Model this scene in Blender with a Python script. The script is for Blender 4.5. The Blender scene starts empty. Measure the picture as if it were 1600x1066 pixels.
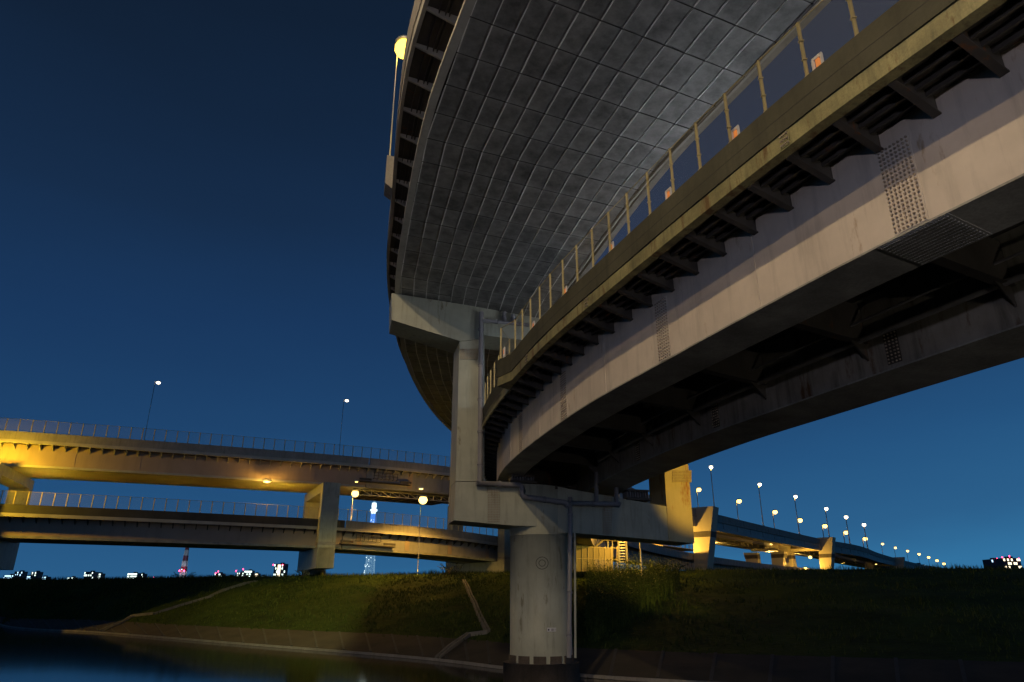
import bpy, bmesh, math, random
from mathutils import Vector, Matrix
from mathutils.bvhtree import BVHTree
random.seed(7)
sc = bpy.context.scene
COL = sc.collection
V = Vector
# ------------------------------------------------------------------ camera (24 mm class lens, tilted up)
F = 1080.0; HY = 935.0; CH = 3.8
TL = math.atan((HY-533)/F); CT, ST = math.cos(TL), math.sin(TL)
cam = bpy.data.cameras.new('camera'); co = bpy.data.objects.new('camera', cam); COL.objects.link(co)
co.location = (0, 0, CH); co.rotation_euler = (math.pi/2+TL, 0, 0)
cam.sensor_width = 36; cam.lens = 36*F/1600; cam.clip_end = 30000; cam.clip_start = .05
sc.camera = co
def ray(px, py):
    dx = (px-800)/F; dy = (533-py)/F
    return V((dx, CT-dy*ST, ST+dy*CT))
def atY(px, py, Y):
    r = ray(px, py); k = Y/r.y
    return V((r.x*k, Y, CH+r.z*k))
def atZ(px, py, z):
    r = ray(px, py); k = (z-CH)/r.z
    return V((r.x*k, r.y*k, z))
def proj(p):
    x, y, z = p[0], p[1], p[2]-CH
    f = y*CT+z*ST; u = -y*ST+z*CT
    return 800+F*x/f, 533-F*u/f
# ------------------------------------------------------------------ materials
def nodes(name):
    m = bpy.data.materials.new(name); m.use_nodes = True
    nt = m.node_tree; b = nt.nodes['Principled BSDF']
    return m, nt, b
def surf(name, base, rough=.6, metal=0, var=.25, streak=.3, rust=0, rustcol=(.16, .06, .015), scale=1.0, bump=.15, dirt=(.03, .03, .022), spec=.4, grain=0):
    m, nt, b = nodes(name); N = nt.nodes; L = nt.links
    tc = N.new('ShaderNodeTexCoord')
    def noise(s, sc3, det=6, ro=.6):
        mp = N.new('ShaderNodeMapping'); mp.inputs['Scale'].default_value = sc3
        L.new(tc.outputs['Object'], mp.inputs[0])
        n = N.new('ShaderNodeTexNoise'); n.inputs['Scale'].default_value = s; n.inputs['Detail'].default_value = det; n.inputs['Roughness'].default_value = ro
        L.new(mp.outputs[0], n.inputs['Vector']); return n.outputs['Fac']
    def rng(x, a, c, lo=0, hi=1):
        r = N.new('ShaderNodeMapRange'); r.inputs[1].default_value = a; r.inputs[2].default_value = c; r.inputs[3].default_value = lo; r.inputs[4].default_value = hi
        L.new(x, r.inputs[0]); return r.outputs[0]
    def mix(f, a, c):
        x = N.new('ShaderNodeMix'); x.data_type = 'RGBA'
        L.new(f, x.inputs[0])
        if isinstance(a, tuple): x.inputs[6].default_value = (*a, 1)
        else: L.new(a, x.inputs[6])
        if isinstance(c, tuple): x.inputs[7].default_value = (*c, 1)
        else: L.new(c, x.inputs[7])
        return x.outputs[2]
    lo = tuple(c*(1-var) for c in base); hi = tuple(min(.9, c*(1+var*.6)) for c in base)
    c = mix(rng(noise(.9*scale, (1, 1, 1)), .3, .7), lo, hi)
    if streak:
        s = noise(2.2*scale, (1.6, 1.6, .16), 7, .65)
        c = mix(rng(s, .5, .78, 0, streak), c, dirt)
    if grain:
        g = noise(14*scale, (1, 1, 1), 4, .7)
        c = mix(rng(g, .35, .75, 0, grain), c, dirt)
    if rust:
        r1 = noise(1.3*scale, (1.2, 1.2, .3), 8, .7)
        c = mix(rng(r1, .63-rust*.1, .72-rust*.1), c, rustcol)
    L.new(c, b.inputs['Base Color'])
    b.inputs['Roughness'].default_value = rough; b.inputs['Metallic'].default_value = metal
    b.inputs['Specular IOR Level'].default_value = spec
    if bump:
        bn = N.new('ShaderNodeBump'); bn.inputs['Strength'].default_value = bump; bn.inputs['Distance'].default_value = .03
        L.new(noise(9*scale, (1, 1, 1), 5, .6), bn.inputs['Height']); L.new(bn.outputs[0], b.inputs['Normal'])
    return m
def emit(name, col, s):
    m, nt, b = nodes(name)
    b.inputs['Base Color'].default_value = (0, 0, 0, 1); b.inputs['Emission Color'].default_value = (*col, 1); b.inputs['Emission Strength'].default_value = s
    return m
M = {}
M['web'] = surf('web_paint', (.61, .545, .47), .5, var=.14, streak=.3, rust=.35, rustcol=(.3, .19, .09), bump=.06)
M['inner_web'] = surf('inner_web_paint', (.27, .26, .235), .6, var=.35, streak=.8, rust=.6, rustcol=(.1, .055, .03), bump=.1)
M['flange'] = surf('flange_paint', (.34, .34, .31), .6, var=.4, streak=0, grain=.35, bump=.1)
M['dark_steel'] = surf('weathered_steel', (.065, .06, .055), .65, var=.4, streak=.4, rust=.3, bump=.02)
M['fascia'] = surf('fascia_paint', (.29, .27, .125), .6, var=.4, streak=.6, grain=.35, rust=1.0, rustcol=(.13, .08, .03), scale=1.6)
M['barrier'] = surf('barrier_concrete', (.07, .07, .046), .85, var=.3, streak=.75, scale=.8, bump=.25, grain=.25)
M['concrete'] = surf('concrete', (.3, .29, .27), .85, var=.2, streak=.4, bump=.25, grain=.2)
M['pier'] = surf('pier_paint', (.4, .42, .35), .5, var=.16, streak=.4, rust=.2, rustcol=(.14, .12, .06), bump=.05)
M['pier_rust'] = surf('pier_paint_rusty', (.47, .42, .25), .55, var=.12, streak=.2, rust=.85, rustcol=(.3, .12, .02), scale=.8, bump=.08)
M['footing'] = surf('footing_concrete', (.12, .095, .075), .9, var=.4, streak=.6, bump=.4, grain=.5)
M['pipe'] = surf('pipe_paint', (.25, .25, .28), .5, var=.15, streak=.3, bump=.03)
M['bolt'] = surf('bolt_paint', (.34, .29, .23), .6, var=.2, streak=0, rust=.3, bump=0)
M['post'] = surf('post_galvanised', (.42, .36, .18), .5, .2, var=.15, streak=.2, bump=0)
M['rail'] = surf('panel_joint_rail', (.8, .8, .8), .4, .1, var=.2, streak=0, bump=0, spec=.6)
M['groove'] = surf('panel_groove', (.05, .05, .05), .8, var=.2, streak=0, bump=0)
M['edgebeam'] = surf('edge_beam_paint', (.42, .41, .37), .55, var=.15, streak=.25, bump=.05)
M['left_web'] = surf('left_web_paint', (.37, .29, .23), .6, var=.1, streak=.2, scale=.4, bump=0)
M['left_grey'] = surf('left_grey_paint', (.3, .3, .3), .6, var=.15, streak=.3, scale=.4, bump=0)
M['left_soffit'] = surf('left_soffit_paint', (.4, .39, .34), .6, var=.25, streak=0, scale=.5, bump=0)
M['left_dark'] = surf('left_stained_unlit_concrete', (.06, .06, .055), .8, var=.3, streak=.5, scale=.4, bump=0)  # streaks, plus the darkness of the unlit lower barrier put into the colour
M['gutter'] = surf('gutter_concrete', (.24, .23, .2), .85, var=.3, streak=0, scale=1, bump=.1, grain=.3)
M['asphalt'] = surf('asphalt', (.06, .06, .06), .9, var=.2, streak=0)
M['lamp_metal'] = surf('lamp_metal', (.6, .6, .56), .4, .5, var=.1, streak=0, bump=0)
M['sodium'] = emit('sodium_lens', (1, .66, .17), 4.5)
M['big_lens'] = emit('big_yellow_lens', (1, .62, .07), 5)
M['sodium_soft'] = emit('sodium_lens_soft', (1, .62, .2), 4)
M['white_lens'] = emit('white_lens', (1, .88, .65), 5)
M['red_light'] = emit('red_beacon', (1, .04, .12), 12)
M['orange_light'] = emit('orange_marker', (1, .28, .05), .7)
M['win_white'] = emit('window_white', (.8, 1, .9), 2.4)
M['win_warm'] = emit('window_warm', (1, .85, .55), 2.6)
M['win_blue'] = emit('window_blue', (.45, .75, 1), 2.6)
M['tower_blue'] = emit('tower_blue_light', (.08, .3, 1), 1.0)
M['tower_white'] = emit('tower_white_light', (.75, .95, 1), 1.8)
M['tower_dim'] = emit('tower_dim_light', (.25, .5, .75), .55)
M['building'] = surf('building_wall', (.07, .08, .1), .8, var=.2, streak=0, scale=.02, bump=0)
M['mast_red'] = surf('mast_red', (.32, .04, .035), .6, var=.1, streak=0, bump=0)
M['mast_white'] = surf('mast_white', (.7, .7, .7), .6, var=.1, streak=0, bump=0)
M['mark'] = surf('painted_mark', (.03, .03, .03), .7, var=.1, streak=0, bump=0)
M['plate_white'] = surf('plate_white', (.7, .7, .7), .5, var=.05, streak=0, bump=0)
M['sign'] = surf('sign_back', (.3, .27, .2), .5, var=.1, streak=0, bump=0)
M['leaf'] = surf('leaf', (.05, .075, .018), .6, var=.4, streak=0, bump=0)
M['bark'] = surf('bark', (.05, .04, .03), .9, var=.3, streak=0, bump=0)
# panelled soffit: per-panel tone plus cloudy stains
def panel_mat():
    m, nt, b = nodes('soffit_panels'); N = nt.nodes; L = nt.links
    uv = N.new('ShaderNodeUVMap'); fl = N.new('ShaderNodeVectorMath'); fl.operation = 'FLOOR'; L.new(uv.outputs[0], fl.inputs[0])
    wn = N.new('ShaderNodeTexWhiteNoise'); wn.noise_dimensions = '2D'; L.new(fl.outputs[0], wn.inputs[0])
    tc = N.new('ShaderNodeTexCoord'); n = N.new('ShaderNodeTexNoise'); n.inputs['Scale'].default_value = 1.6; n.inputs['Detail'].default_value = 9; n.inputs['Roughness'].default_value = .7
    L.new(tc.outputs['Object'], n.inputs['Vector'])
    a = N.new('ShaderNodeMath'); a.operation = 'MULTIPLY_ADD'; L.new(wn.outputs[0], a.inputs[0]); a.inputs[1].default_value = .14; L.new(n.outputs[0], a.inputs[2])
    # grime gathers along the joints of each panel
    fr = N.new('ShaderNodeVectorMath'); fr.operation = 'FRACTION'; L.new(uv.outputs[0], fr.inputs[0])
    sx = N.new('ShaderNodeSeparateXYZ'); L.new(fr.outputs[0], sx.inputs[0])
    def edge(o):
        s = N.new('ShaderNodeMath'); s.operation = 'SUBTRACT'; L.new(o, s.inputs[0]); s.inputs[1].default_value = .5
        c = N.new('ShaderNodeMath'); c.operation = 'ABSOLUTE'; L.new(s.outputs[0], c.inputs[0])
        p = N.new('ShaderNodeMath'); p.operation = 'POWER'; L.new(c.outputs[0], p.inputs[0]); p.inputs[1].default_value = 5
        return p.outputs[0]
    e = N.new('ShaderNodeMath'); e.operation = 'ADD'; L.new(edge(sx.outputs[0]), e.inputs[0]); L.new(edge(sx.outputs[1]), e.inputs[1])
    e2 = N.new('ShaderNodeMath'); e2.operation = 'MULTIPLY_ADD'; L.new(e.outputs[0], e2.inputs[0]); e2.inputs[1].default_value = 5.0; L.new(a.outputs[0], e2.inputs[2])
    cr = N.new('ShaderNodeValToRGB'); L.new(e2.outputs[0], cr.inputs[0])
    cr.color_ramp.elements[0].position = .35; cr.color_ramp.elements[0].color = (.085, .087, .09, 1)
    cr.color_ramp.elements[1].position = .95; cr.color_ramp.elements[1].color = (.42, .42, .42, 1)
    L.new(cr.outputs[0], b.inputs['Base Color']); b.inputs['Roughness'].default_value = .5; b.inputs['Metallic'].default_value = .35
    return m
M['panel'] = panel_mat()
def mesh_mat(name, col, alpha):
    m, nt, b = nodes(name)
    b.inputs['Base Color'].default_value = (*col, 1); b.inputs['Roughness'].default_value = .5; b.inputs['Alpha'].default_value = alpha
    return m
M['screen'] = mesh_mat('fence_screen', (.2, .2, .16), .2)
M['screen_far'] = mesh_mat('fence_screen_far', (.3, .32, .33), .16)
M['cage_screen'] = mesh_mat('cage_screen', (.3, .26, .12), .75)
def ground_mat():
    m, nt, b = nodes('grass_soil'); N = nt.nodes; L = nt.links
    tc = N.new('ShaderNodeTexCoord')
    n = N.new('ShaderNodeTexNoise'); n.inputs['Scale'].default_value = .25; n.inputs['Detail'].default_value = 10; n.inputs['Roughness'].default_value = .75
    L.new(tc.outputs['Object'], n.inputs['Vector'])
    cr = N.new('ShaderNodeValToRGB'); L.new(n.outputs[0], cr.inputs[0])
    cr.color_ramp.elements[0].position = .35; cr.color_ramp.elements[0].color = (.02, .036, .007, 1)
    cr.color_ramp.elements[1].position = .68; cr.color_ramp.elements[1].color = (.06, .095, .014, 1)
    L.new(cr.outputs[0], b.inputs['Base Color']); b.inputs['Roughness'].default_value = .95; b.inputs['Specular IOR Level'].default_value = .1
    n2 = N.new('ShaderNodeTexNoise'); n2.inputs['Scale'].default_value = 3; n2.inputs['Detail'].default_value = 8
    L.new(tc.outputs['Object'], n2.inputs['Vector'])
    bn = N.new('ShaderNodeBump'); bn.inputs['Strength'].default_value = .9; bn.inputs['Distance'].default_value = .3
    L.new(n2.outputs[0], bn.inputs['Height']); L.new(bn.outputs[0], b.inputs['Normal'])
    return m
M['grass_soil'] = ground_mat()
M['revet'] = surf('revetment_concrete', (.06, .05, .034), .9, var=.45, streak=0, scale=.5, bump=.4, grain=.5)
def water_mat():
    m, nt, b = nodes('river_water'); N = nt.nodes; L = nt.links
    b.inputs['Specular IOR Level'].default_value = .35; b.inputs['Base Color'].default_value = (.004, .005, .005, 1); b.inputs['Roughness'].default_value = .08; b.inputs['IOR'].default_value = 1.33
    tc = N.new('ShaderNodeTexCoord'); n = N.new('ShaderNodeTexNoise'); n.inputs['Scale'].default_value = .35; n.inputs['Detail'].default_value = 3
    L.new(tc.outputs['Object'], n.inputs['Vector'])
    bn = N.new('ShaderNodeBump'); bn.inputs['Strength'].default_value = .05; bn.inputs['Distance'].default_value = .03
    L.new(n.outputs[0], bn.inputs['Height']); L.new(bn.outputs[0], b.inputs['Normal'])
    return m
M['water'] = water_mat()
def blade_mat():
    m, nt, b = nodes('grass_blades'); N = nt.nodes; L = nt.links
    g = N.new('ShaderNodeNewGeometry'); cr = N.new('ShaderNodeValToRGB'); L.new(g.outputs['Random Per Island'], cr.inputs[0])
    cr.color_ramp.elements[0].color = (.025, .05, .008, 1); cr.color_ramp.elements[1].color = (.1, .125, .025, 1)
    L.new(cr.outputs[0], b.inputs['Base Color']); b.inputs['Roughness'].default_value = .7; b.inputs['Specular IOR Level'].default_value = .15
    return m
M['blade'] = blade_mat()
# ------------------------------------------------------------------ objects
ORG = {}
def tag(o, label=None, cat=None, group=None, kind=None):
    if label: o['label'] = label
    if cat: o['category'] = cat
    if group: o['group'] = group
    if kind: o['kind'] = kind
    return o
def thing(name, label, cat, loc=(0, 0, 0), group=None):
    o = bpy.data.objects.new(name, None); COL.objects.link(o); o.location = loc; o.empty_display_size = .5
    ORG[o.name] = V(loc); return tag(o, label, cat, group)
class MB:
    def __init__(s): s.v = []; s.f = []; s.m = []; s.uv = None; s.sm = []
    def poly(s, pts, mi=0, sm=False):
        i = len(s.v); s.v += [tuple(p) for p in pts]; s.f.append(tuple(range(i, i+len(pts)))); s.m.append(mi); s.sm.append(sm)
    def hexa(s, p, mi=0):          # p: 8 corners, bottom ring then top ring
        i = len(s.v); s.v += [tuple(q) for q in p]
        for f in ((3, 2, 1, 0), (4, 5, 6, 7), (0, 1, 5, 4), (1, 2, 6, 5), (2, 3, 7, 6), (3, 0, 4, 7)):
            s.f.append(tuple(i+k for k in f)); s.m.append(mi); s.sm.append(False)
    def box(s, c, h, rz=0, mi=0):
        c = V(c); ca, sa = math.cos(rz), math.sin(rz); P = []
        for z in (-1, 1):
            for x, y in ((-1, -1), (1, -1), (1, 1), (-1, 1)):
                X, Y = x*h[0], y*h[1]; P.append(c+V((X*ca-Y*sa, X*sa+Y*ca, z*h[2])))
        s.hexa(P, mi)
    def bar(s, a, b, w, h=None, up=V((0, 0, 1)), mi=0):
        a, b = V(a), V(b); h = h or w; d = (b-a).normalized()
        if abs(d.dot(up)) > .95: up = V((1, 0, 0))
        r = d.cross(up).normalized(); u = r.cross(d).normalized()
        P = [q+r*x*w/2+u*y*h/2 for q in (a, b) for x, y in ((-1, -1), (1, -1), (1, 1), (-1, 1))]
        s.hexa(P, mi)
    def tube(s, pts, r, n=10, mi=0, cap=True):
        pts = [V(p) for p in pts]; i0 = len(s.v); rr = r if isinstance(r, (list, tuple)) else [r]*len(pts)
        prev = None
        for k, p in enumerate(pts):
            d = (pts[min(k+1, len(pts)-1)]-pts[max(k-1, 0)]).normalized()
            if prev is None:
                up = V((0, 0, 1)) if abs(d.z) < .9 else V((1, 0, 0)); x = d.cross(up).normalized()
            else:
                x = (prev-d*prev.dot(d)).normalized()
            prev = x; y = d.cross(x)
            for j in range(n):
                a = 2*math.pi*j/n; s.v.append(tuple(p+x*math.cos(a)*rr[k]+y*math.sin(a)*rr[k]))
        for k in range(len(pts)-1):
            for j in range(n):
                a = i0+k*n+j; b = i0+k*n+(j+1) % n
                s.f.append((a, b, b+n, a+n)); s.m.append(mi); s.sm.append(True)
        if cap:
            s.f.append(tuple(i0+j for j in range(n))); s.m.append(mi); s.sm.append(False)
            e = i0+(len(pts)-1)*n; s.f.append(tuple(e+n-1-j for j in range(n))); s.m.append(mi); s.sm.append(False)
    def ball(s, c, r, n=12, mi=0, sq=1):
        c = V(c); i0 = len(s.v); R = n//2
        for i in range(1, R):
            t = math.pi*i/R
            for j in range(n):
                a = 2*math.pi*j/n; s.v.append((c.x+r*math.sin(t)*math.cos(a), c.y+r*math.sin(t)*math.sin(a), c.z+r*sq*math.cos(t)))
        tp = len(s.v); s.v.append((c.x, c.y, c.z+r*sq)); s.v.append((c.x, c.y, c.z-r*sq))
        for i in range(R-2):
            for j in range(n):
                a = i0+i*n+j; b = i0+i*n+(j+1) % n; s.f.append((a, a+n, b+n, b)); s.m.append(mi); s.sm.append(True)
        for j in range(n):
            s.f.append((tp, i0+j, i0+(j+1) % n)); e = i0+(R-2)*n; s.f.append((tp+1, e+(j+1) % n, e+j)); s.m += [mi, mi]; s.sm += [True, True]
    def build(s, name, mat, parent=None, origin=None):
        org = V((0, 0, 0))
        if parent is not None: org = ORG[parent.name]
        elif origin is not None: org = V(origin)
        me = bpy.data.meshes.new(name)
        me.from_pydata([(a-org.x, b-org.y, c-org.z) for a, b, c in s.v], [], s.f)
        mats = mat if isinstance(mat, list) else [mat]
        for x in mats: me.materials.append(x)
        me.polygons.foreach_set('material_index', s.m); me.polygons.foreach_set('use_smooth', s.sm)
        if s.uv:
            l = me.uv_layers.new(name='UVMap')
            for k, uvc in enumerate(s.uv): l.data[k].uv = uvc
        me.update()
        o = bpy.data.objects.new(name, me); COL.objects.link(o)
        if parent is not None: o.parent = parent
        else: o.location = org
        ORG[o.name] = org
        return o
def part(name, mat, parent, fn, label=None):
    b = MB(); fn(b); o = b.build(name, mat, parent)
    if label: o['label'] = label
    return o
# ------------------------------------------------------------------ road curves
class Curve:
    def __init__(s, pts, n=14):
        P = [V((p[0], p[1], p[2] if len(p) > 2 else 0)) for p in pts]
        P = [2*P[0]-P[1]]+P+[2*P[-1]-P[-2]]; Q = []
        for i in range(1, len(P)-2):
            for k in range(n):
                t = k/n; a, b, c, d = P[i-1:i+3]
                Q.append(.5*((2*b)+(c-a)*t+(2*a-5*b+4*c-d)*t*t+(3*b-a-3*c+d)*t**3))
        Q.append(P[-2])
        for _ in range(6): Q = [Q[0]]+[(Q[i-1]+2*Q[i]+Q[i+1])/4 for i in range(1, len(Q)-1)]+[Q[-1]]
        s.Q = Q; s.S = [0]
        for a, b in zip(Q, Q[1:]): s.S.append(s.S[-1]+(b-a).length)
        s.len = s.S[-1]
    def at(s, t):
        t = min(max(t, 0), s.len-1e-4); lo, hi = 0, len(s.S)-1
        while hi-lo > 1:
            m = (lo+hi)//2
            if s.S[m] <= t: lo = m
            else: hi = m
        k = (t-s.S[lo])/(s.S[hi]-s.S[lo]); p = s.Q[lo].lerp(s.Q[hi], k)
        a = s.Q[max(lo-1, 0)]; b = s.Q[min(hi+1, len(s.Q)-1)]; d = b-a; d.z = 0; d.normalize()
        return p, d, V((d.y, -d.x, 0))
    def sY(s, Y):                 # arc length at which the curve reaches Y
        for i in range(len(s.Q)-1):
            if min(s.Q[i].y, s.Q[i+1].y) <= Y < max(s.Q[i].y, s.Q[i+1].y): return s.S[i]+(Y-s.Q[i].y)/(s.Q[i+1].y-s.Q[i].y)*(s.S[i+1]-s.S[i])
        return s.len
    def pt(s, t, o, z, cs=0):
        p, d, r = s.at(t); q = p+r*o; q.z = p.z+z+cs*o; return q
    def stations(s, a, b, near=1.2):
        out = []; t = a
        while t < b:
            out.append(t); t += min(8, max(near, s.at(t)[0].length*.05))
        out.append(b); return out
def sweep(b, c, st, sec, cs=0, closed=True, mi=0, caps=True):
    """sec: list of (offset, z) or a function of arc length giving it"""
    i0 = len(b.v); n = None
    for t in st:
        S = sec(t) if callable(sec) else sec; n = len(S)
        for o, z in S: b.v.append(tuple(c.pt(t, o, z, cs)))
    for k in range(len(st)-1):
        for j in range(n if closed else n-1):
            a = i0+k*n+j; d = i0+k*n+(j+1) % n
            b.f.append((a, a+n, d+n, d)); b.m.append(mi); b.sm.append(False)
    if closed and caps:
        b.f.append(tuple(i0+j for j in range(n))); e = i0+(len(st)-1)*n
        b.f.append(tuple(e+n-1-j for j in range(n))); b.m += [mi, mi]; b.sm += [False, False]
def rect(o0, o1, z0, z1): return [(o0, z0), (o1, z0), (o1, z1), (o0, z1)]

# ================================================================== LOWER CURVED VIADUCT (two box girders)
ZL = 6.0+CH; CSL = -.1
W = Curve([(28, -16), (19.5, -8), (13.4, -1), (10.0, 4.5), (7.75, 9), (6.28, 12.2), (4.04, 18), (1.94, 24.1), (-.35, 34), (-.95, 43), (-.7, 53), (.6, 66), (2.6, 80), (6.6, 97),
           (13.2, 116.7), (34.1, 157.3), (72.5, 212), (113, 255), (170, 300), (260, 345), (400, 395)])
for q in W.Q: q.z = ZL
sP = W.sY(35)                                       # the pier
lv = thing('lower_viaduct', 'curved lower viaduct on two box girders, sweeping from the upper right to the round pier', 'viaduct', (0, 35, ZL))
stW = W.stations(6, W.len, 1.0)
EO = -1.2                                           # outer deck edge
sB = W.sY(27.3)
def eo(t):                                          # the edge steps in just before the pier
    return EO-.12 if t < sB-.9 else (EO-.42 if t < sB+.5 else EO+.18)
stE = sorted(set([t for t in stW]+[sB-1.1, sB-.7, sB+.4, sB+.8]))
def eos(t):
    if sB-1.1 <= t <= sB-.6: return EO-.12
    if sB-.7 <= t <= sB+.41: return EO-.45
    return eo(t)
def boxgirder(b, o0, o1, zt):
    sweep(b, W, stW, rect(o0, o1, .02, zt), CSL)
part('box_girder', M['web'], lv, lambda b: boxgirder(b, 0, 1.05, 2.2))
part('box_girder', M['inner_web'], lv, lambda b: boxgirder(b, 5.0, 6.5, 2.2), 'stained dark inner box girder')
part('bottom_flange', M['flange'], lv, lambda b: sweep(b, W, stW, rect(-.05, 1.12, -.02, .02), CSL))
part('bottom_flange', M['flange'], lv, lambda b: sweep(b, W, stW, rect(4.92, 6.58, -.02, .02), CSL))
part('deck_slab', M['dark_steel'], lv, lambda b: sweep(b, W, stW, rect(-1.1, 7.9, 2.2, 2.42), CSL))
part('road_surface', M['asphalt'], lv, lambda b: sweep(b, W, stW, rect(-.9, 7.7, 2.424, 2.47), CSL))
part('edge_fascia', M['fascia'], lv, lambda b: sweep(b, W, stE, lambda t: rect(eos(t), -1.1, 2.0, 2.36), CSL))
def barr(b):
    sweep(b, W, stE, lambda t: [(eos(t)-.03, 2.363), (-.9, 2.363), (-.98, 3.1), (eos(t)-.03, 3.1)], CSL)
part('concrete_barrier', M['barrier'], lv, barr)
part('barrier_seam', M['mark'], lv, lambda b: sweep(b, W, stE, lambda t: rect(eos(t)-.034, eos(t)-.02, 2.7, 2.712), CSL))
part('concrete_barrier', M['concrete'], lv, lambda b: sweep(b, W, stW, rect(7.7, 7.95, 1.95, 3.3), CSL))
# brackets under the cantilever: tapered plates with a flange
t = 6.5; nb = 0
while t < W.len and nb < 98:
    def br(b, t=t):
        for w, z0, z1, zt in ((.03, 1.82, 1.9, 2.19),):
            P = []
            for dt in (-w, w):
                P += [W.pt(t+dt, -.01, z0, CSL), W.pt(t+dt, -1.09, 2.02, CSL), W.pt(t+dt, -1.09, 2.19, CSL), W.pt(t+dt, -.01, 2.19, CSL)]
            b.hexa([P[0], P[1], P[5], P[4], P[3], P[2], P[6], P[7]])
        b.hexa([W.pt(t-.075, -.01, 1.79, CSL), W.pt(t-.075, -1.09, 1.99, CSL), W.pt(t+.075, -1.09, 1.99, CSL), W.pt(t+.075, -.01, 1.79, CSL),
                W.pt(t-.075, -.01, 1.82, CSL), W.pt(t-.075, -1.09, 2.02, CSL), W.pt(t+.075, -1.09, 2.02, CSL), W.pt(t+.075, -.01, 1.82, CSL)])
    part('bracket', M['dark_steel'], lv, br); nb += 1; t += 1.12
# longitudinal ribs below the slab
for o in (-.8, -.52, -.25, 1.5, 2.1, 2.7, 3.3, 3.9, 4.5, 7.0, 7.4):
    part('deck_rib', M['dark_steel'], lv, lambda b: sweep(b, W, stW, rect(o-.02, o+.02, 2.06, 2.197), CSL))
# cross frames between the girders
t = 7; k = 0
while t < W.sY(120):
    def cf(b, t=t):
        P = []
        for o, z in ((1.06, .75), (4.98, .75)):
            P += [(o, z)]
        a, c = t-.04, t+.04
        b.hexa([W.pt(a, 1.06, .95, CSL), W.pt(a, 4.99, .95, CSL), W.pt(c, 4.99, .95, CSL), W.pt(c, 1.06, .95, CSL),
                W.pt(a, 1.06, 2.05, CSL), W.pt(a, 4.99, 2.05, CSL), W.pt(c, 4.99, 2.05, CSL), W.pt(c, 1.06, 2.05, CSL)])
        a, c = t-.14, t+.14
        b.hexa([W.pt(a, 1.06, .92, CSL), W.pt(a, 4.99, .92, CSL), W.pt(c, 4.99, .92, CSL), W.pt(c, 1.06, .92, CSL),
                W.pt(a, 1.06, .949, CSL), W.pt(a, 4.99, .949, CSL), W.pt(c, 4.99, .949, CSL), W.pt(c, 1.06, .949, CSL)])
        # gusset on the inner girder
        b.hexa([W.pt(t-.03, 4.4, .97, CSL), W.pt(t-.03, 4.99, .45, CSL), W.pt(t+.03, 4.99, .45, CSL), W.pt(t+.03, 4.4, .97, CSL),
                W.pt(t-.03, 4.4, 1.1, CSL), W.pt(t-.03, 4.99, 1.1, CSL), W.pt(t+.03, 4.99, 1.1, CSL), W.pt(t+.03, 4.4, 1.1, CSL)])
    part('cross_beam', M['dark_steel'], lv, cf); t += 4.1 if t < 60 else 8
part('drain_pipe', M['pipe'], lv, lambda b: b.tube([W.pt(t, 4.75, .95, CSL) for t in W.stations(6, sP-1, 1.5)], .08, 8))
part('drain_pipe', M['pipe'], lv, lambda b: b.tube([W.pt(t, 1.45, 1.5, CSL) for t in W.stations(6, sP-1, 1.5)], .06, 8))
part('conduit', M['pipe'], lv, lambda b: b.tube([W.pt(t, 4.55, 1.35, CSL) for t in W.stations(6, sP-1, 1.5)], .035, 6))
# bolted splices
def splice(c, cs, t, o, z0, z1, hw, side, cols, parent, zoff=0, pm='web', br=.021):
    rows = max(3, int((z1-z0)/.085))
    def pl(b):
        e = .012*side
        b.hexa([c.pt(t-hw, o+e, z0, cs), c.pt(t+hw, o+e, z0, cs), c.pt(t+hw, o, z0, cs), c.pt(t-hw, o, z0, cs),
                c.pt(t-hw, o+e, z1, cs), c.pt(t+hw, o+e, z1, cs), c.pt(t+hw, o, z1, cs), c.pt(t-hw, o, z1, cs)])
    def bl(b):
        pl(b)
        for i in range(cols):
            for j in range(rows):
                tt = t-hw+.05+(2*hw-.1)*i/(cols-1); z = z0+.05+(z1-z0-.1)*j/(rows-1)
                a = c.pt(tt, o+.012*side, z, cs); _, d, r = c.at(tt)
                b.tube([a, a+r*side*.03], [br*1.25, br], 6, mi=1)
    part('splice_plate', [M[pm], M['bolt']], parent, bl)
for Y, hw, cols in ((10.62, .33, 8), (17.7, .3, 6), (24.3, .3, 6), (30.2, .3, 5), (4, .3, 6)):
    splice(W, CSL, W.sY(Y), 0, .06, 1.82, hw, -1, cols, lv)
for Y in (8.0, 11.7, 19.5, 24.5, 29.9):
    splice(W, CSL, W.sY(Y), eos(W.sY(Y)), 2.03, 2.34, .13, -1, 4, lv, pm='fascia', br=.018)
for Y in (8, 15, 22.4, 29):
    splice(W, CSL, W.sY(Y), 5.0, .15, 1.0, .22, -1, 4, lv, pm='dark_steel')
def fl_spl(b):
    t0 = W.sY(10.62)
    for i in range(26):
        for j in range(12):
            a = W.pt(t0-.62+1.24*i/25, .02+1.02*j/11, -.035, CSL); b.tube([a+V((0, 0, .02)), a-V((0, 0, .02))], .02, 6)
    b.hexa([W.pt(t0-.68, -.03, -.035, CSL), W.pt(t0+.68, -.03, -.035, CSL), W.pt(t0+.68, 1.1, -.035, CSL), W.pt(t0-.68, 1.1, -.035, CSL),
            W.pt(t0-.68, -.03, -.021, CSL), W.pt(t0+.68, -.03, -.021, CSL), W.pt(t0+.68, 1.1, -.021, CSL), W.pt(t0-.68, 1.1, -.021, CSL)])
part('splice_plate', M['flange'], lv, fl_spl)
for Y in (6.5, 14.1, 20.9, 27.2, 32.4):
    t = W.sY(Y); part('weld_seam', M['web'], lv, lambda b: b.bar(W.pt(t, -.004, .05, CSL), W.pt(t, -.004, 2.1, CSL), .02, .02))
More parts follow.
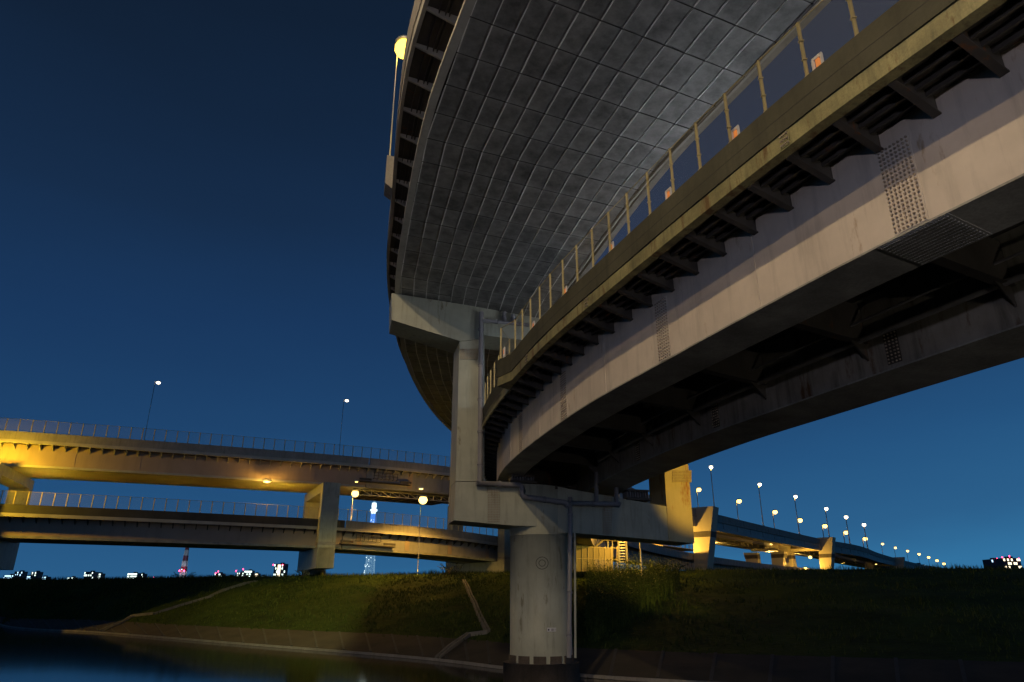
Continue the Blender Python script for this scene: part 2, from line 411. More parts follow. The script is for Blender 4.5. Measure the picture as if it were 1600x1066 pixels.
# far end vertical seams so that the distant deck reads
t = W.sY(95)
while t < W.sY(330):
    part('weld_seam', M['dark_steel'], lv, lambda b: b.hexa([W.pt(a, o, z, CSL) for z in (.05, 2.1) for a, o in ((t-.08, 6.49), (t+.08, 6.49), (t+.08, 6.54), (t-.08, 6.54))])); t += 7

# fence on the lower viaduct
lf = thing('translucent_fence', 'see-through mesh fence of yellowish posts standing on the concrete barrier of the lower viaduct', 'fence', W.pt(sP, EO, 3.1, CSL))
FH = 1.38; posts = []; t = W.sY(6.2)
while t < W.sY(118) and len(posts) < 98: posts.append(t); t += 1.08
def eof(t): return min(eos(t)+.06, EO+.26)
for t in posts:
    def po(b, t=t):
        p0 = W.pt(t, eof(t), 3.1, CSL); p1 = p0+V((0, 0, FH)); b.bar(p0, p1, .04, .06)
        b.bar(p0, p0+V((0, 0, .03)), .14, .14)
        for z in (.45, .9): b.bar(p0+V((0, 0, z)), p0+V((0, 0, z+.025)), .075, .09)
    part('fence_post', M['post'], lf, po)
def scr(b):
    for a, c in zip(posts, posts[1:]):
        b.poly([W.pt(a, eof(a), 3.16, CSL), W.pt(c, eof(c), 3.16, CSL), W.pt(c, eof(c), 3.1+FH-.03, CSL), W.pt(a, eof(a), 3.1+FH-.03, CSL)])
part('mesh_screen', M['screen'], lf, scr)
for z in (3.14, 3.1+FH-.02):
    part('fence_rail', M['post'], lf, lambda b: b.tube([W.pt(a, eof(a), z, CSL) for a in posts], .014, 5))
# small road markers on the barrier
k = 0
for t in [W.sY(y) for y in (9.2, 10.9, 13.0, 15.4, 18.2, 21.2, 24.2, 27.2)]:
    g = thing('road_marker', ['nearest', 'second nearest', 'third nearest', 'fourth nearest', 'fifth nearest', 'sixth nearest', 'seventh nearest', 'farthest'][k]+' small orange lit reflector on the lower viaduct barrier behind the mesh fence', 'reflector', W.pt(t, eof(t)+.1, 3.1, CSL), 'reflectors along the lower viaduct barrier')
    p = W.pt(t, eof(t)+.1, 3.1, CSL); _, d, r = W.at(t)
    hd = math.atan2(d.y, d.x)
    part('casing', M['plate_white'], g, lambda b: (b.box(p+V((0, 0, .03)), (.06, .05, .03), hd), b.bar(p+d*.1+V((0, 0, .05)), p+d*.1+V((0, 0, .42)), .03, .05), b.bar(p-d*.1+V((0, 0, .05)), p-d*.1+V((0, 0, .42)), .03, .05), b.bar(p-d*.115+V((0, 0, .42)), p+d*.115+V((0, 0, .42)), .03, .05)))
    part('lens', M['orange_light'], g, lambda b: b.box(p-d*.01+V((0, 0, .27)), (.04, .025, .09), hd))
    k += 1

# ================================================================== UPPER CURVED VIADUCT (panelled soffit)
ZU = 15.4+CH; CSU = -.1; UW = 8.1
U = Curve([(24, -26), (14, -14), (5, 0), (1.45, 8), (-.97, 14.5), (-2.87, 20), (-4.9, 28.4), (-5.95, 33.5), (-6.7, 39.5), (-7.2, 47.6), (-6.8, 58.5), (-5.3, 69), (-2, 84), (5, 104), (16, 128), (34, 155),
           (83, 220), (113, 255), (140, 296), (174, 344), (213, 396), (246, 435), (393, 606), (640, 890)])
for q in U.Q: q.z = ZU
uv_ = thing('upper_viaduct', 'curved upper viaduct with grey panelled soffit sweeping overhead, held by the near round pier', 'viaduct', (-3, 35, ZU))
stU = U.stations(8, U.len, 1.0)
PL = 1.45; NPW = 12
def soffit(b):
    st = []; t = 8
    while t < U.sY(130): st.append(t); t += PL
    n = NPW; uvs = []
    # panels run as short straight chords: vertices only at every 4th joint
    fine = {}
    def P(i, j):
        k = i//4*4; a = U.pt(st[k], UW*j/n, 0, CSU); e = min(k+4, len(st)-1)
        c = U.pt(st[e], UW*j/n, 0, CSU); f = (i-k)/max(1, e-k); return a.lerp(c, f)
    for i in range(len(st)-1):
        for j in range(n):
            b.poly([P(i, j), P(i+1, j), P(i+1, j+1), P(i, j+1)]); uvs += [(j+.001, i), (j+.001, i+.999), (j+.999, i+.999), (j+.999, i)]
    st2 = U.stations(U.sY(130), U.len, 5)
    for i in range(len(st2)-1):
        b.poly([U.pt(st2[i], 0, 0, CSU), U.pt(st2[i+1], 0, 0, CSU), U.pt(st2[i+1], UW, 0, CSU), U.pt(st2[i], UW, 0, CSU)]); uvs += [(0, i), (0, i+.9), (3, i+.9), (3, i)]
    b.uv = uvs; b.P = P; b.st = st
bs = MB(); soffit(bs)
def rails(b):
    P = bs.P; N_ = len(bs.st)
    for j in range(0, NPW+1):
        for i in range(N_-1):
            a, c = P(i, j), P(i+1, j)
            if a.y > 75: continue
            g = (c-a)*.03
            b.bar(a+g-V((0, 0, .015)), c-g-V((0, 0, .015)), random.choice((.022, .032, .04)), .03, mi=1)
    for i in range(N_):
        if P(i, 0).y > 75: continue
        for j in range(NPW):
            b.bar(P(i, j)-V((0, 0, .008)), P(i, j+1)-V((0, 0, .008)), random.choice((.014, .022, .03)), .014, mi=2)
rails(bs); nuv = sum(len(f) for f in bs.f)-len(bs.uv); bs.uv += [(.5, .5)]*nuv
so = bs.build('soffit_panels', [M['panel'], M['rail'], M['groove']], uv_)
part('side_web', M['left_grey'], uv_, lambda b: (sweep(b, U, stU, rect(-.02, .0, .02, 2.2), CSU), sweep(b, U, stU, rect(UW, UW+.02, .02, 2.2), CSU)))
part('edge_beam', M['edgebeam'], uv_, lambda b: sweep(b, U, stU, [(-.28, -.06), (-.01, -.06), (-.01, .3), (-.03, .3), (-.28, .1)], CSU))
part('edge_beam', M['edgebeam'], uv_, lambda b: sweep(b, U, stU, rect(UW+.02, UW+.1, -.08, .2), CSU))
def eu(t):
    y = U.at(t)[0].y; return 1.12-.34*min(1, max(0, (y-18)/10))
part('deck_slab', M['dark_steel'], uv_, lambda b: sweep(b, U, stU, lambda t: rect(-eu(t)+.12, UW+1.0, 1.15, 1.4), CSU))
part('road_surface', M['asphalt'], uv_, lambda b: sweep(b, U, stU, lambda t: rect(-eu(t)+.32, UW+.8, 1.404, 1.45), CSU))
part('edge_fascia', M['edgebeam'], uv_, lambda b: sweep(b, U, stU, lambda t: rect(-eu(t), -eu(t)+.12, 1.0, 1.42), CSU))
part('concrete_barrier', M['concrete'], uv_, lambda b: sweep(b, U, stU, lambda t: rect(-eu(t)-.03, -eu(t)+.22, 1.423, 2.6), CSU))
part('concrete_barrier', M['concrete'], uv_, lambda b: sweep(b, U, stU, rect(UW+.9, UW+1.15, 1.0, 2.6), CSU))
t = U.sY(9); nb = 0
while t < U.sY(110) and nb < 96:
    def br(b, t=t):
        e = -eu(t)+.13
        b.hexa([U.pt(t-.04, -.03, .8, CSU), U.pt(t-.04, e, 1.02, CSU), U.pt(t+.04, e, 1.02, CSU), U.pt(t+.04, -.03, .8, CSU),
                U.pt(t-.04, -.03, 1.14, CSU), U.pt(t-.04, e, 1.14, CSU), U.pt(t+.04, e, 1.14, CSU), U.pt(t+.04, -.03, 1.14, CSU)])
    part('bracket', M['edgebeam'], uv_, br); nb += 1; t += 1.55
for o in (-.62, -.42, -.3): part('deck_rib', M['dark_steel'], uv_, lambda b: sweep(b, U, U.stations(8, U.sY(120)), rect(o-.015, o+.015, 1.0, 1.147), CSU))
t = U.sY(100)
while t < U.sY(420):
    part('weld_seam', M['dark_steel'], uv_, lambda b: b.hexa([U.pt(a, o, z, CSU) for z in (-.2, 1.12) for a, o in ((t-.08, UW+.89), (t+.08, UW+.89), (t+.08, UW+.93), (t-.08, UW+.93))]))
    part('barrier_joint', M['dark_steel'], uv_, lambda b: b.hexa([U.pt(a+4, o, z, CSU) for z in (1.05, 2.58) for a, o in ((t-.04, UW+1.14), (t+.04, UW+1.14), (t+.04, UW+1.17), (t-.04, UW+1.17))])); t += 9
# deeper girder face of the far stretch
part('far_girder', M['left_grey'], uv_, lambda b: sweep(b, U, U.stations(U.sY(112), U.len, 5), rect(-.9, -.25, -.3, 1.14), CSU))
part('far_girder', M['left_grey'], uv_, lambda b: sweep(b, U, U.stations(U.sY(112), U.len, 5), rect(UW*.5-.6, UW*.5+.6, -.4, -.03), CSU))
part('far_girder', M['left_grey'], uv_, lambda b: sweep(b, U, U.stations(U.sY(112), U.len, 5), rect(UW+.25, UW+.9, -.9, 1.14), CSU))
sLamp = U.sY(25.9)
def bulge(b):
    b.hexa([U.pt(sLamp-.5, -1.2, 1.0, CSU), U.pt(sLamp+.5, -1.2, 1.0, CSU), U.pt(sLamp+.5, -eu(sLamp)-.04, .8, CSU), U.pt(sLamp-.5, -eu(sLamp)-.04, .8, CSU),
            U.pt(sLamp-.5, -1.2, 2.4, CSU), U.pt(sLamp+.5, -1.2, 2.4, CSU), U.pt(sLamp+.5, -eu(sLamp)-.04, 2.4, CSU), U.pt(sLamp-.5, -eu(sLamp)-.04, 2.4, CSU)])
part('lamp_bracket_box', M['concrete'], uv_, bulge)

# ================================================================== lamps
def light(name, loc, energy, col, r=.15, spot=None, tgt=None, blend=.3):
    l = bpy.data.lights.new(name, 'SPOT' if spot else 'POINT'); l.energy = energy; l.color = col; l.shadow_soft_size = r
    if spot: l.spot_size = math.radians(spot); l.spot_blend = blend
    o = bpy.data.objects.new(name, l); COL.objects.link(o); o.location = loc
    if tgt is not None: o.rotation_euler = (V(tgt)-V(loc)).to_track_quat('-Z', 'Y').to_euler()
    return o
SOD = (1, .52, .07)
def street_lamp(base, top, label, group=None, arm=V((1, 0, 0)), al=.8, lens='sodium', r=.3, pr=.09, energy=0, col=SOD, name='street_lamp', oval=.45, down=0):
    """pole from base up to top.z, a short arm and a head whose lens sits at 'top'"""
    base, top = V(base), V(top)
    g = thing(name, label, 'street lamp', base, group)
    pt = V((base.x, base.y, top.z+.12))
    part('pole', M['lamp_metal'], g, lambda b: (b.tube([base, base.lerp(pt, .5), pt], [pr*1.3, pr, pr*.75], 8), b.box(base+V((0, 0, .06)), (pr*2.2, pr*2.2, .06))))
    a = V((top.x, top.y, top.z+.16))
    part('arm', M['lamp_metal'], g, lambda b: b.tube([pt-V((0, 0, .03)), pt.lerp(a, .5)+V((0, 0, .12)), a], pr*.6, 6))
    part('head', M['lamp_metal'], g, lambda b: b.ball(top+V((0, 0, r*oval*.8)), r*1.0, 12, 0, .35))
    part('lens', M[lens], g, lambda b: b.ball(top-V((0, 0, .04)), r, 14, 0, oval))
    if energy: light('lamp_light', top-V((0, 0, r*oval+.25)), energy, col, r, down or None, top-V((0, 0, 10)) if down else None)
    return g
bz = U.pt(sLamp, -1.08, 2.4, CSU)
pb = atY(635, 75, bz.y)
pb = atY(632, 76, bz.y-.1); street_lamp(bz, pb, 'big bright yellow street lamp burning at the upper viaduct edge, top of the photo', al=.3, lens='big_lens', r=.46, pr=.03, energy=120, col=(1, .66, .12), oval=.95)
light('lamp_light', pb+V((0, .6, -.5)), 52000, (1, .88, .35), .3, 34, (-17, 74, 3), .6)

# ================================================================== THE NEAR PIER
TH = math.radians(13); PD = V((math.cos(TH), math.sin(TH), 0)); PN = V((-math.sin(TH), math.cos(TH), 0)); P0 = V((-3.1, 34.6, 0))
def pp(px, py, off=0):
    r = ray(px, py); base = P0+PN*off; den = r.x*PN.x+r.y*PN.y
    k = (base.x*PN.x+base.y*PN.y)/den
    return V((r.x*k, r.y*k, CH+r.z*k))
def slab(b, pts, depth, front=0, mi=0):
    n = len(pts); i = len(b.v)
    b.v += [tuple(V(p)+PN*front) for p in pts]+[tuple(V(p)+PN*(front+depth)) for p in pts]
    b.f.append(tuple(i+k for k in range(n))); b.f.append(tuple(i+2*n-1-k for k in range(n)))
    for k in range(n): b.f.append((i+k, i+n+k, i+n+(k+1) % n, i+(k+1) % n))
    b.m += [mi]*(n+2); b.sm += [False]*(n+2)
pc = V((1.43, 37.15, 0))
pr_ = thing('round_pier', 'near round concrete-coloured pier column with steel portal frame carrying both viaducts', 'bridge pier', (pc.x, pc.y, 0))
zc0 = .9
def column(b):
    zt = pp(845, 759).z
    b.tube([(pc.x, pc.y, zc0), (pc.x, pc.y, pp(845, 835).z)], 1.53, 64)
    b.tube([(pc.x, pc.y, pp(845, 835).z+.001), (pc.x, pc.y, zt)], 1.56, 64)
part('column', M['pier'], pr_, column)
part('base_ring', M['footing'], pr_, lambda b: [b.box(pc+V((1.53*math.cos(a), 1.53*math.sin(a), zc0+.17)), (.03, .3, .16), a) for a in [-math.pi/2+k*.52-.08 for k in range(-4, 5)]])
part('footing', M['footing'], pr_, lambda b: b.tube([(pc.x, pc.y, -2), (pc.x, pc.y, zc0-.001)], 1.86, 40))
DEP = 2.1
TLf = pp(711, 753); 
part('left_leg', M['pier'], pr_, lambda b: slab(b, [pp(718, 534), pp(757, 530), pp(757, 752), pp(712, 752)], DEP))
def lowleft(b): slab(b, [pp(712, 753), pp(757, 753), pp(800, 755), pp(848, 757.5), pp(848, 823), pp(800, 821), pp(709, 813)], DEP)
part('cross_beam', M['pier'], pr_, lowleft)
def lowright(b): slab(b, [pp(850, 757), pp(895, 765), pp(1045, 792), pp(1045, 845), pp(900, 833), pp(850, 831)], DEP, .02)
part('cross_beam', M['pier'], pr_, lowright)
ra, rb = pp(1045, 792), pp(1083, 798)
A = pp(612, 458); B = pp(757, 481); sl = (B.z-A.z)/((B-A).dot(PD))
def topz(p): return A.z+sl*(p-A).dot(PD)
rz = topz(rb)
def rl(b): slab(b, [pp(1085, 849), pp(1045, 845.5), V((ra.x, ra.y, rz-1.2)), V((rb.x, rb.y, rz-1.25))], DEP, -.01)
part('right_leg', M['pier_rust'], pr_, rl, 'yellow lit right leg streaked with rust')
def topbeam(b):
    bl = pp(757, 524); e = rb+PD*2.5; e0 = ra
    slab(b, [A, V((e.x, e.y, topz(e))), V((e.x, e.y, topz(e)-.5)), V((rb.x, rb.y, topz(rb)-1.26)), bl, pp(757, 529.5), pp(719, 533), pp(612, 500)], DEP, .004)
part('top_beam', M['pier'], pr_, topbeam)
def band(x0, y0, x1, y1, nx, ny, name='splice_plate', mat='pier'):
    def g(b):
        slab(b, [pp(x0, y0), pp(x1, y0), pp(x1, y1), pp(x0, y1)], .015, -.03)
        for i in range(nx):
            for j in range(ny):
                a = pp(x0+(x1-x0)*(i+.5)/nx, y0+(y1-y0)*(j+.5)/ny, -.03); b.tube([a, a-PN*.03], .028, 6, mi=1)
    part(name, [M[mat], M['bolt']], pr_, g)
band(719, 545, 749, 562, 14, 8); band(762, 763, 781, 816, 8, 20); band(943, 775, 956, 834, 6, 22); band(1050, 735, 1080, 754, 14, 8, mat='pier_rust')
# round marker and number plate on the column
def colpt(px, py, off=0):
    r = ray(px, py); R = 1.53+off; a = r.x**2+r.y**2; bb = -2*(r.x*pc.x+r.y*pc.y); c = pc.x**2+pc.y**2-R*R
    k = (-bb-math.sqrt(bb*bb-4*a*c))/(2*a); return V((r.x*k, r.y*k, CH+r.z*k))
def ring(b, px, py, rp):
    pts = [colpt(px+rp*math.cos(a), py+rp*math.sin(a), .012) for a in [2*math.pi*k/32 for k in range(33)]]
    b.tube(pts, .012, 5)
part('ring_mark', M['mark'], pr_, lambda b: (ring(b, 847, 880, 5), ring(b, 847, 880, 9.5)))
def plate(b, x0, x1, y0, y1, off, n=6):
    for k in range(n):
        a, c = x0+(x1-x0)*k/n, x0+(x1-x0)*(k+1)/n
        b.poly([colpt(a, y1, off), colpt(c, y1, off), colpt(c, y0, off), colpt(a, y0, off)])
def digits(b):
    # block digits: a dot, then 1 8 1
    plate(b, 856.2, 858.4, 982.8, 985.6, .012, 1)
    seg = {'1': ['r'], '8': ['l', 'r', 't', 'm', 'b']}
    for k, ch in enumerate('181'):
        x = 860.4+k*2.7; y0, y1 = 982.3, 986.1; w = 1.7; s = .55
        for q in seg[ch]:
            R = {'l': (x, x+s, y0, y1), 'r': (x+w-s, x+w, y0, y1), 't': (x, x+w, y0, y0+s), 'b': (x, x+w, y1-s, y1), 'm': (x, x+w, (y0+y1)/2-s/2, (y0+y1)/2+s/2)}[q]
            plate(b, *R, .012+.0005*'lrtbm'.index(q), 1)
pn = part('number_plate', M['plate_white'], pr_, lambda b: plate(b, 855, 869, 981, 987, .008))
part('digits', M['mark'], pn, digits)
# pipes
def pipe(pts, r, off=-.3, col=True):
    P = [pp(x, y, off) for x, y in pts]
    def f(b):
        Q = [P[0]]
        for k in range(1, len(P)-1):
            a, c, e = P[k-1], P[k], P[k+1]; q = min(.22, (a-c).length*.45, (e-c).length*.45)
            p1 = c+(a-c).normalized()*q; p2 = c+(e-c).normalized()*q
            for m in range(5):
                tt = m/4; Q.append(p1.lerp(c, tt).lerp(c.lerp(p2, tt), tt))
        Q.append(P[-1]); b.tube(Q, r, 14)
        for k in range(len(P)-1):
            L_ = (P[k+1]-P[k]).length; d = (P[k+1]-P[k]).normalized(); n = max(1, int(L_/1.6))
            for m in range(n):
                c = P[k]+d*(L_*(m+.5)/n); b.tube([c-d*.05, c+d*.05], r*1.25, 12)
                b.bar(c, c+PN*.18, .05, .05)
    part('drain_pipe', M['pipe'], pr_, f)
pipe([(752, 488), (751, 600), (750, 754)], .13)
pipe([(752, 501), (800, 505), (826, 508)], .1)
pipe([(788, 504), (788, 488)], .12); pipe([(802, 505), (802, 492)], .12)
pipe([(744, 755), (816, 758), (816, 776), (885, 785.5), (888, 793)], .13, -.3)
pipe([(889, 786), (966, 788), (968, 789)], .12, -.3)
pipe([(932, 738), (932, 788)], .11, -.3); pipe([(963, 728), (963, 789)], .11, -.3)
pipe([(891, 777), (891, 830), (889, 1028)], .11, -.3)
part('conduit', M['pier'], pr_, lambda b: b.bar(pp(898, 832, -.1), pp(899, 1028, -.1), .1, .1))
part('manhole_cover', M['dark_steel'], pr_, lambda b: b.bar(pp(864, 762, -.01), pp(871, 761, -.01), .03, .2))
# bearings
def bearing(px, zt, zb, w, label):
    a = pp(px, 750, .15); c = V((a.x, a.y+.3, 0)); g = thing('bridge_bearing', label, 'bearing', (c.x, c.y, zb))
    part('stiffener_ribs', M['pipe'], g, lambda b: [b.box(c+PD*(w*(k/8-.5)*1.9)+V((0, 0, (zb+zt)/2+.03)), (.02, .35, (zt-zb)/2-.12), TH) for k in range(9)])
    part('bearing_plate', M['dark_steel'], g, lambda b: b.box(c+V((0, 0, zb+.05)), (w+.1, .5, .05), TH))
    part('bearing_body', M['dark_steel'], g, lambda b: b.box(c+V((0, .25, (zt+zb)/2)), (w*.7, .12, (zt-zb)/2-.13), TH))
    part('sole_plate', M['dark_steel'], g, lambda b: b.box(c+V((0, 0, zt-.06)), (w, .45, .05), TH))
bearing(815, ZL-.07, pp(815, 756).z+.05, .6, 'ribbed steel bearing under the outer box girder on the pier crossbeam')
bearing(993, ZL-.62, pp(993, 783).z+.05, .6, 'ribbed steel bearing under the inner box girder on the pier crossbeam')

# ================================================================== generic two-level portal pier
def portal(c, d, n, w, zb, zl0, zl1, zu0, zu1, leg, dep, label, group=None, mat='pier', colr=1.6, flare=0, ztop=None):
    """c: ground point on the axis, d: across the deck, n: along the deck; legs at +-w, lower beam zl0..zl1, upper beam zu0..zu1"""
    c, d, n = V(c), V(d).normalized(), V(n).normalized()
    g = thing('portal_pier', label, 'bridge pier', (c.x, c.y, zb), group)
    def blk(b, u0, u1, z0, z1, u2=None, u3=None, k=0):
        u2 = u0 if u2 is None else u2; u3 = u1 if u3 is None else u3
        P = []
        for (a, e, z) in ((u0, u1, z0), (u2, u3, z1)):
            for u, q_ in ((a, -1), (e, -1), (e, 1), (a, 1)):
                q = c+d*u+n*q_*(dep/2+k); P.append((q.x, q.y, z))
        b.hexa(P)
    if flare:
        for q_ in (-1, 1):
            def L(z): 
                f = (z-zb)/(ztop-zb); return q_*w*(.72+.28*f), leg*(.32+.3*f)
            (a0, h0), (a1, h1) = L(zb-1), L(ztop)
            part('leg', M[mat], g, lambda b: blk(b, a0-h0, a0+h0, zb-1, ztop, a1-h1, a1+h1))
            (a0, h0), (a1, h1) = L(zu0-2.2), L(zu0-1.1)
            part('leg_joint', M['dark_steel'], g, lambda b: blk(b, a0-h0-.02, a0+h0+.02, zu0-2.2, zu0-1.1, a1-h1-.02, a1+h1+.02, .03))
        part('upper_beam', M[mat], g, lambda b: blk(b, -w*.9, w*.9, zu0, zu1, k=-.02))
    else:
        for q_ in (-1, 1):
            part('leg', M[mat], g, lambda b: blk(b, q_*w-leg/2, q_*w+leg/2, zl0+.003, zu0-.003))
            part('splice_plate', M['flange'], g, lambda b: blk(b, q_*w-leg/2-.02, q_*w+leg/2+.02, zl1+.3, zl1+.7, k=.02))
        part('upper_beam', M[mat], g, lambda b: blk(b, -w-leg/2, w+leg/2, zu0, zu1))
        part('lower_beam', M[mat], g, lambda b: blk(b, -w-leg/2, w+leg/2, zl0, zl1, k=-.01))
        part('column', M[mat], g, lambda b: b.tube([(c.x, c.y, zb-1), (c.x, c.y, zl0-.003)], colr, 32))
    return g

# ================================================================== LEFT TWO-LEVEL VIADUCTS
HU = 19+CH
LXY = [(-125, 66), (-100, 70), (-80, 76), (-61.7, 81.8), (-46.8, 87.5), (-35, 92.6), (-23.7, 97.8), (-15.5, 102.5), (-9, 107), (0, 115), (7, 124), (12, 134)]
LU = Curve([(x, y, HU) for x, y in LXY][::-1])
LL = Curve([(x, y, CH+z) for (x, y), z in zip(LXY, (11, 10.8, 10.6, 10.4, 10.3, 10.2, 10.1, 9.85, 9.6, 9.0, 8.6, 8.4))][::-1])
def left_deck(C, name, label, h, dw, wet, fence_label, split, lower):
    p0 = C.pt(C.sY(97), 0, -3.5); g = thing(name, label, 'viaduct', p0)
    st = C.stations(0, C.len, 3); ss = C.sY(split)
    sBk = [s for s in st if s < ss-.1]+[ss-.05]; sA = [ss+.1]+[s for s in st if s > ss+.2]
    part('concrete_barrier', M['left_dark'] if lower else M['concrete'], g, lambda b: sweep(b, C, sA, rect(0, .3, -1.0, 0)))
    part('concrete_barrier', M['concrete'], g, lambda b: sweep(b, C, sBk, rect(0, .3, -1.0, 0)))
    part('concrete_barrier', M['concrete'], g, lambda b: sweep(b, C, st, rect(dw-.3, dw, -1.2, 0)))
    part('edge_fascia', M['left_soffit'], g, lambda b: sweep(b, C, st, rect(-.04, .28, -1.4, -1.003)))
    part('deck_slab', M['dark_steel'], g, lambda b: sweep(b, C, st, rect(.29, dw-.31, -1.35, -1.1)))
    part('girder', M[wet], g, lambda b: sweep(b, C, sA, rect(1.1, dw-1.1, -h+.3, -1.353)))
    part('girder', M['left_grey'], g, lambda b: sweep(b, C, sBk, rect(1.15, dw-1.1, -h+.3, -1.353)))
    part('bottom_flange', M['left_soffit'] if not lower else M['flange'], g, lambda b: sweep(b, C, sA, rect(1.0, dw-1.0, -h, -h+.297)))
    part('bottom_flange', M['flange'], g, lambda b: sweep(b, C, sBk, [(1.05, -h), (2.6, -h), (2.6, -h+.1), (dw-2.6, -h+.1), (dw-2.6, -h), (dw-1.0, -h), (dw-1.0, -h+.297), (1.05, -h+.297)]))
    t = C.sY(113); nb = 0
    while t < C.len-4 and nb < 99:
        def f(b, t=t):
            b.hexa([C.pt(t-.05, 1.09, -2.0), C.pt(t-.05, .05, -1.45), C.pt(t+.05, .05, -1.45), C.pt(t+.05, 1.09, -2.0),
                    C.pt(t-.05, 1.09, -1.401), C.pt(t-.05, .05, -1.401), C.pt(t+.05, .05, -1.401), C.pt(t+.05, 1.09, -1.401)])
        part('bracket', M['left_soffit'] if not lower else M['dark_steel'], g, f); nb += 1; t += 1.35
    t = 5
    while t < C.len-3:
        part('splice_plate', M[wet], g, lambda b: b.hexa([C.pt(a, o, z) for z in (-h+.35, -1.5) for a, o in ((t-.35, 1.08), (t+.35, 1.08), (t+.35, 1.12), (t-.35, 1.12))])); t += 7.3
    f = thing('mesh_fence', fence_label, 'fence', C.pt(C.sY(97), .12, 0))
    ps = []; t = C.sY(116)
    while t < C.len-2 and len(ps) < 99: ps.append(t); t += 1.35
    for t in ps: part('fence_post', M['post'], f, lambda b: b.bar(C.pt(t, .12, 0), C.pt(t, .12, 1.55), .07, .09))
    part('mesh_screen', M['screen_far'], f, lambda b: [b.poly([C.pt(a, .12, .05), C.pt(c, .12, .05), C.pt(c, .12, 1.5), C.pt(a, .12, 1.5)]) for a, c in zip(ps, ps[1:])])
    part('fence_rail', M['post'], f, lambda b: b.tube([C.pt(a, .12, 1.52) for a in ps], .02, 5))
    return g
luv = left_deck(LU, 'left_upper_viaduct', 'upper of the two stacked viaducts at left, pinkish web turning orange at the left edge', 4.1, 11.4, 'left_web', 'pale post-and-mesh fence along the top of the left upper viaduct', 99.5, False)
llv = left_deck(LL, 'left_lower_viaduct', 'lower of the two stacked viaducts at left, with dark unlit barrier and brown web', 3.75, 10.6, 'left_web', 'pale post-and-mesh fence along the left lower viaduct, under the upper deck', 98.2, True)
def left_pier(Y, zl0, label):
    p, d, r = LU.at(LU.sY(Y)); c = p+r*5.45; zl = LL.at(LL.sY(Y))[0].z
    return portal((c.x, c.y, 0), r, d, 6.35, 5.5, zl0, zl-3.77, HU-5.35, HU-4.12, 1.5, 2.3, label)
left_pier(97.0, 7.5, 'yellow-lit portal pier under the left viaducts, the nearer full one by the tall lattice tower')
left_pier(81.9, 7.2, 'portal pier at the left edge of the photo under the left viaducts, lit deep yellow')
left_pier(113.5, 7.4, 'shaded portal pier end of the left viaducts just beside the near round column')

# expansion-joint cages on the left girders and the maintenance gantry
def cage(C, Y, zt, hh, label):
    t = C.sY(Y); p = C.pt(t, 1.0, zt); g = thing('inspection_cage', label, 'cage', p)
    def f(b):
        for k in range(7):
            tt = t-1.8+k*.6; b.bar(C.pt(tt, .45, zt-hh), C.pt(tt, .45, zt), .06, .06); b.bar(C.pt(tt, .45, zt-hh), C.pt(tt, 1.04, zt-hh), .05, .05)
        for z in (0, -hh/2, -hh): b.bar(C.pt(t-1.9, .45, zt+z), C.pt(t+1.9, .45, zt+z), .06, .06)
    part('railing', M['dark_steel'], g, f)
    part('catwalk', M['dark_steel'], g, lambda b: (b.hexa([C.pt(a, o, z) for z in (zt-hh-.55, zt-hh-.45) for a, o in ((t-4, .3), (t+4, .3), (t+4, 1.03), (t-4, 1.03))]),
        b.bar(C.pt(t-4, .35, zt-hh-.2), C.pt(t-2.2, .35, zt-hh-.2), .08, .3), b.bar(C.pt(t+2.2, .35, zt-hh-.2), C.pt(t+4, .35, zt-hh-.2), .08, .3)))
    return g
cage(LU, 100.9, -1.9, .9, 'small dark inspection cage on the grey web of the left upper viaduct')
cage(LL, 99.9, -1.75, .8, 'small dark inspection cage on the web of the left lower viaduct beside the portal pier')
def gantry(C, t0, t1, o0, o1, z, h, label, n=10):
    g = thing('maintenance_gantry', label, 'gantry', C.pt((t0+t1)/2, (o0+o1)/2, z))
    def f(b):
        for o in (o0, o1):
            for k in range(n):
                a, c = t0+(t1-t0)*k/n, t0+(t1-t0)*(k+1)/n
                b.bar(C.pt(a, o, z-h), C.pt(c, o, z-h), .12); b.bar(C.pt(a, o, z), C.pt(c, o, z), .12)
                b.bar(C.pt(a, o, z-h), C.pt(a, o, z), .1); b.bar(C.pt(a, o, z-h), C.pt(c, o, z), .09)
        for k in range(n+1):
            a = t0+(t1-t0)*k/n; b.bar(C.pt(a, o0, z-h), C.pt(a, o1, z-h), .1); b.bar(C.pt(a, o0, z), C.pt(a, o1, z), .1)
    part('truss', M['lamp_metal'], g, f)
    part('walkway', M['dark_steel'], g, lambda b: sweep(b, C, [t0+(t1-t0)*k/6 for k in range(7)], rect(o0+.1, o1-.1, z-h-.04, z-h+.04)))
    return g
tg = LU.sY(99.6)
gantry(LU, tg-15, tg, 3.2, 8.2, -4.15, .7, 'brown steel truss walkway slung under the left upper viaduct')

# ================================================================== PARALLEL FAR VIADUCT on the right
PO = -10
pv = thing('parallel_viaduct', 'distant viaduct behind the far right stretch of the upper one, soffit lit by hanging lamps', 'viaduct', U.pt(U.sY(160), PO, 0))
stP = U.stations(U.sY(133), U.len, 5)
part('soffit', M['left_grey'], pv, lambda b: sweep(b, U, stP, rect(PO, PO+6, -.6, 1.1)))
for o in (.5, 4): part('girder', M['left_grey'], pv, lambda b: sweep(b, U, stP, rect(PO+o, PO+o+1.4, -1.3, -.603)))
part('edge_beam', M['white_edge'] if 'white_edge' in M else M['edgebeam'], pv, lambda b: sweep(b, U, stP, rect(PO+6.003, PO+6.3, -.3, 1.9)))
def cross(b):
    t = U.sY(136)
    while t < U.sY(500):
        b.bar(U.pt(t, PO+.1, -.85), U.pt(t, PO+5.9, -.85), .3, .5); t += 5
part('cross_beams', M['edgebeam'], pv, cross)
tg = U.sY(170)
